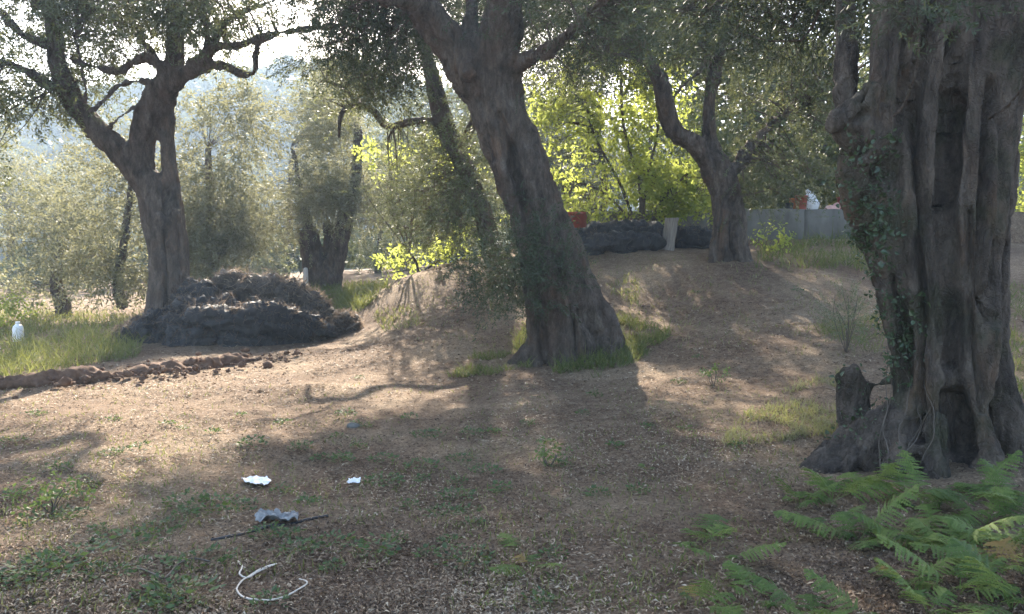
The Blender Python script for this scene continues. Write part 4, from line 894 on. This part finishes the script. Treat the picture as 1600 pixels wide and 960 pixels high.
sprig('seedling', 'pale yellow-green seedling beside a dark spreading weed', 'plant', 858, 728, .14, .11, 16, T_BS, .42, 'weed', .95)
sprig('seedling', 'soft green seedling alone on the shaded slope', 'plant', 1115, 602, .22, .12, 20, T_BS, .42, 'weed', .8)
sprig('seedling', 'golden sunlit weed clump among the bright litter', 'plant', 80, 800, .18, .22, 30, T_BS, .42, 'weed', .95)
sprig('shrub', 'leafy green bush at the edge of the sunlit grass', 'shrub', 10, 520, .9, .7, 60, T_BR, 1.0, 'fig', .3)

# ------------------------------------------------------------------ bracken
def frond_mesh(k, L, W, npin, curve):
    r = np.random.default_rng(50+k); V = []; t = []
    def rach(s): return np.array([0, math.sin(s*curve)/curve*L, (1-math.cos(s*curve))/curve*-L*.9 + s*L*.85])
    for i in range(30):
        a, b = rach(i/30), rach((i+1)/30); wv = np.array([.004*(1-i/36), 0, 0]); V.append([a-wv, a+wv, b+wv, b-wv]); t += [.5]*4
    for i in range(npin):
        s = .22+.78*(i+.5)/npin; p = rach(s); tg = norm(rach(min(1, s+.02))-rach(s-.02)); ln = W*math.sin(math.pi*min(1, (1-s)/.8*.5+.02))**.9*(1 if s > .3 else .8)
        for sd in (-1, 1):
            out = norm(np.array([sd, 0, 0])+tg*.45+np.array([0, 0, -.18])+r.normal(size=3)*.10); ax = norm(tg-out*(tg@out)); nq = max(3, int(ln/.021)); tv = np.clip(.45+.5*(r.random()-.5), 0, .92)
            for j in range(nq):
                u0, u1 = j/nq, (j+1)/nq; c0 = p+out*ln*u0-np.array([0, 0, .16*ln*u0*u0]); c1 = p+out*ln*u1-np.array([0, 0, .16*ln*u1*u1]); l2 = (.0135*(1-u0)**.8+.003)*W/.18
                for s2 in (-1, 1):
                    tip = c0*.35+c1*.65+ax*s2*l2+np.array([0, 0, -.15*l2])+r.normal(size=3)*.0015; V.append([c0, c1, tip+(c1-c0)*.28, tip-(c1-c0)*.18]); t += [tv]*4
    V = np.array(V).reshape(-1, 3); return mesh_np('frond', V, np.arange(len(V)).reshape(-1, 4), t)
FM = [frond_mesh(0, .62, .19, 15, 1.3), frond_mesh(1, .50, .17, 13, 1.6), frond_mesh(2, .72, .20, 17, 1.0), frond_mesh(3, .40, .14, 11, 1.9)]
for k in range(4):
    for sh in (-.28, .22):
        m2 = FM[k].copy(); a_ = m2.attributes['tint'].data; tv = np.zeros(len(m2.vertices), np.float32); a_.foreach_get('value', tv); a_.foreach_set('value', np.clip(tv+sh, 0, .93).astype(np.float32)); FM.append(m2)
dry = FM[3].copy(); dry.attributes['tint'].data.foreach_set('value', np.ones(len(dry.vertices), np.float32))
def fern(px, py, nf, s, label, group=None, drys=0, aim=None):
    b = gp1(px, py); o = thing('fern', label, 'fern', b, group); a0 = rng.random()*6.28
    for i in range(nf):
        f = obj('frond', dry if i < drys else FM[rng.integers(0, 12)], M['fern']); f.parent = o; f.scale = [s*.8*rng.uniform(.75, 1.2)]*3
        az = a0+i*6.28/nf+rng.normal()*.35 if aim is None else aim+rng.normal()*.5; f.rotation_euler = (rng.uniform(-.35, .4), rng.normal()*.15, az)
G = 'bracken at the foot of the massive olive'; LB = 'green bracken fern spreading at the foot of the massive trunk'
for px, py, nf, s in [(1300,785,5,.85),(1360,775,5,.9),(1440,790,6,.95),(1520,785,6,1.0),(1590,790,5,1.0),(1400,850,6,.85),(1480,860,6,.9),(1560,860,6,.9),(1340,850,4,.75),(1600,900,5,.9),(1420,915,4,.8),(1500,930,5,.85),(1580,955,5,.9),(1250,790,4,.7),(1290,830,4,.7),(1540,820,4,.8),(1460,825,4,.75),(1450,960,4,.7)]:
    fern(px, py, nf+2, s*rng.uniform(.8, 1.05), LB, G, int(rng.integers(0, 3) == 0))
fern(1100, 850, 6, .80, 'broad fern clump alone on bare soil away from the massive trunk', None)
fern(1130, 880, 4, .6, 'low fern with curled fronds beside the broad fern clump', None)
fern(1090, 950, 5, .6, 'yellowing fern by the broad clump, with browned frond', None, 1)
fern(830, 890, 4, .55, 'small upright fern with one browned frond on open litter', None, 1)
fern(815, 868, 1, .55, 'single upright fern frond on open litter', None, 0)
fern(1270, 975, 5, .62, 'sunlit pale fern with arching fronds on bare soil', None, 0)
fern(1370, 985, 4, .6, 'sunlit cream-tipped fern beside the arching pale fern', None, 0)
fern(1075, 672, 3, .35, 'tiny fern sprig on the slope below the mossy root', None, 0)
fern(1010, 735, 3, .3, 'wispy fern tuft on the shaded litter', None, 1)
fern(1180, 940, 4, .6, 'fern between the broad clump and the sunlit pale fern', None, 0)

# ------------------------------------------------------------------ ivy on the massive trunk
def ivy():
    o = thing('ivy', 'dark ivy and dry vine stems climbing the mossy side of the massive trunk', 'ivy', gp1(1400, 750))
    tr = [ob for ob in bpy.data.objects if ob.name.startswith('trunk') and ob.parent and 'massive' in ob.parent.get('label', '')][0].data
    n = len(tr.vertices); v = np.zeros(n*3, np.float32); tr.vertices.foreach_get('co', v); v = v.reshape(-1, 3).astype(float); nn = np.zeros(n*3, np.float32); tr.vertex_normals.foreach_get('vector', nn); nn = nn.reshape(-1, 3).astype(float)
    x, y = proj(v); face = (nn*(np.array([0, 0, 1.6])-v)).sum(1) > -.15
    wgt = np.zeros(n); pl = [(1320,300),(1360,270),(1420,330),(1440,420),(1440,520),(1430,600),(1380,610),(1375,500),(1350,400)]
    wgt[inpoly(x, y, pl) & face] = 1; wgt[inpoly(x, y, [(1300,560),(1430,600),(1420,760),(1230,760)]) & face] = .18; wgt *= (fbm(v, 3.2, 2) > .42); wgt[(x < 1395) & face & (y > 200) & (y < 520)] += .35
    NI = 560; k = rng.choice(n, NI, p=wgt/wgt.sum()); p = v[k]+nn[k]*.015; q, t = place_sprays(T_BS[:, :6], p, nn[k]*.5+rng.normal(size=(NI, 3))*.4+[0, 0, -.3], rng.uniform(.28, .62, NI), np.full(NI, .5))
    obj('leaves', mesh_np('leaves', q, np.arange(len(q)).reshape(-1, 4), t), M['ivy'], o)['kind'] = 'stuff'
    fr = np.where(face)[0]; fx, fy, fd = x[fr], y[fr], v[fr]
    for i in range(6):
        x0 = rng.uniform(1372, 1425); ys = np.linspace(755, rng.uniform(480, 640), 14); xs = x0+np.cumsum(rng.normal(size=14)*6)+np.linspace(0, 15, 14); pts = []
        for a, b in zip(xs, ys):
            j = ((fx-a)**2+(fy-b)**2+np.maximum(0, fd[:, 1]-5.4)*900).argmin(); pts.append(fd[j]+nn[fr[j]]*.008)
        pts = np.array(pts); pts[1:-1] = (pts[:-2]+pts[1:-1]*2+pts[2:])/4; m = MB(); m.tube(pts, np.linspace(.005, .0025, 14), 5, .04); obj('vine_stem', m.mesh('vine_stem'), M['vine'], o)
ivy()

# ------------------------------------------------------------------ sunlit haze over the whole valley
hm = bpy.data.materials.new('haze'); hm.use_nodes = True; t = hm.node_tree; t.nodes.remove(t.nodes['Principled BSDF'])
pv = t.nodes.new('ShaderNodeVolumePrincipled'); pv.inputs['Color'].default_value = (.62,.79,1.0,1); pv.inputs['Density'].default_value = .0011; pv.inputs['Anisotropy'].default_value = .25
t.links.new(pv.outputs[0], t.nodes['Material Output'].inputs['Volume'])
m = MB(); m.box((0, 160, 33), (760, 420, 76)); hz = obj('haze', m.mesh('haze', False), hm); tag(hz, 'thin sunlit haze filling the valley', 'haze', None, 'stuff')
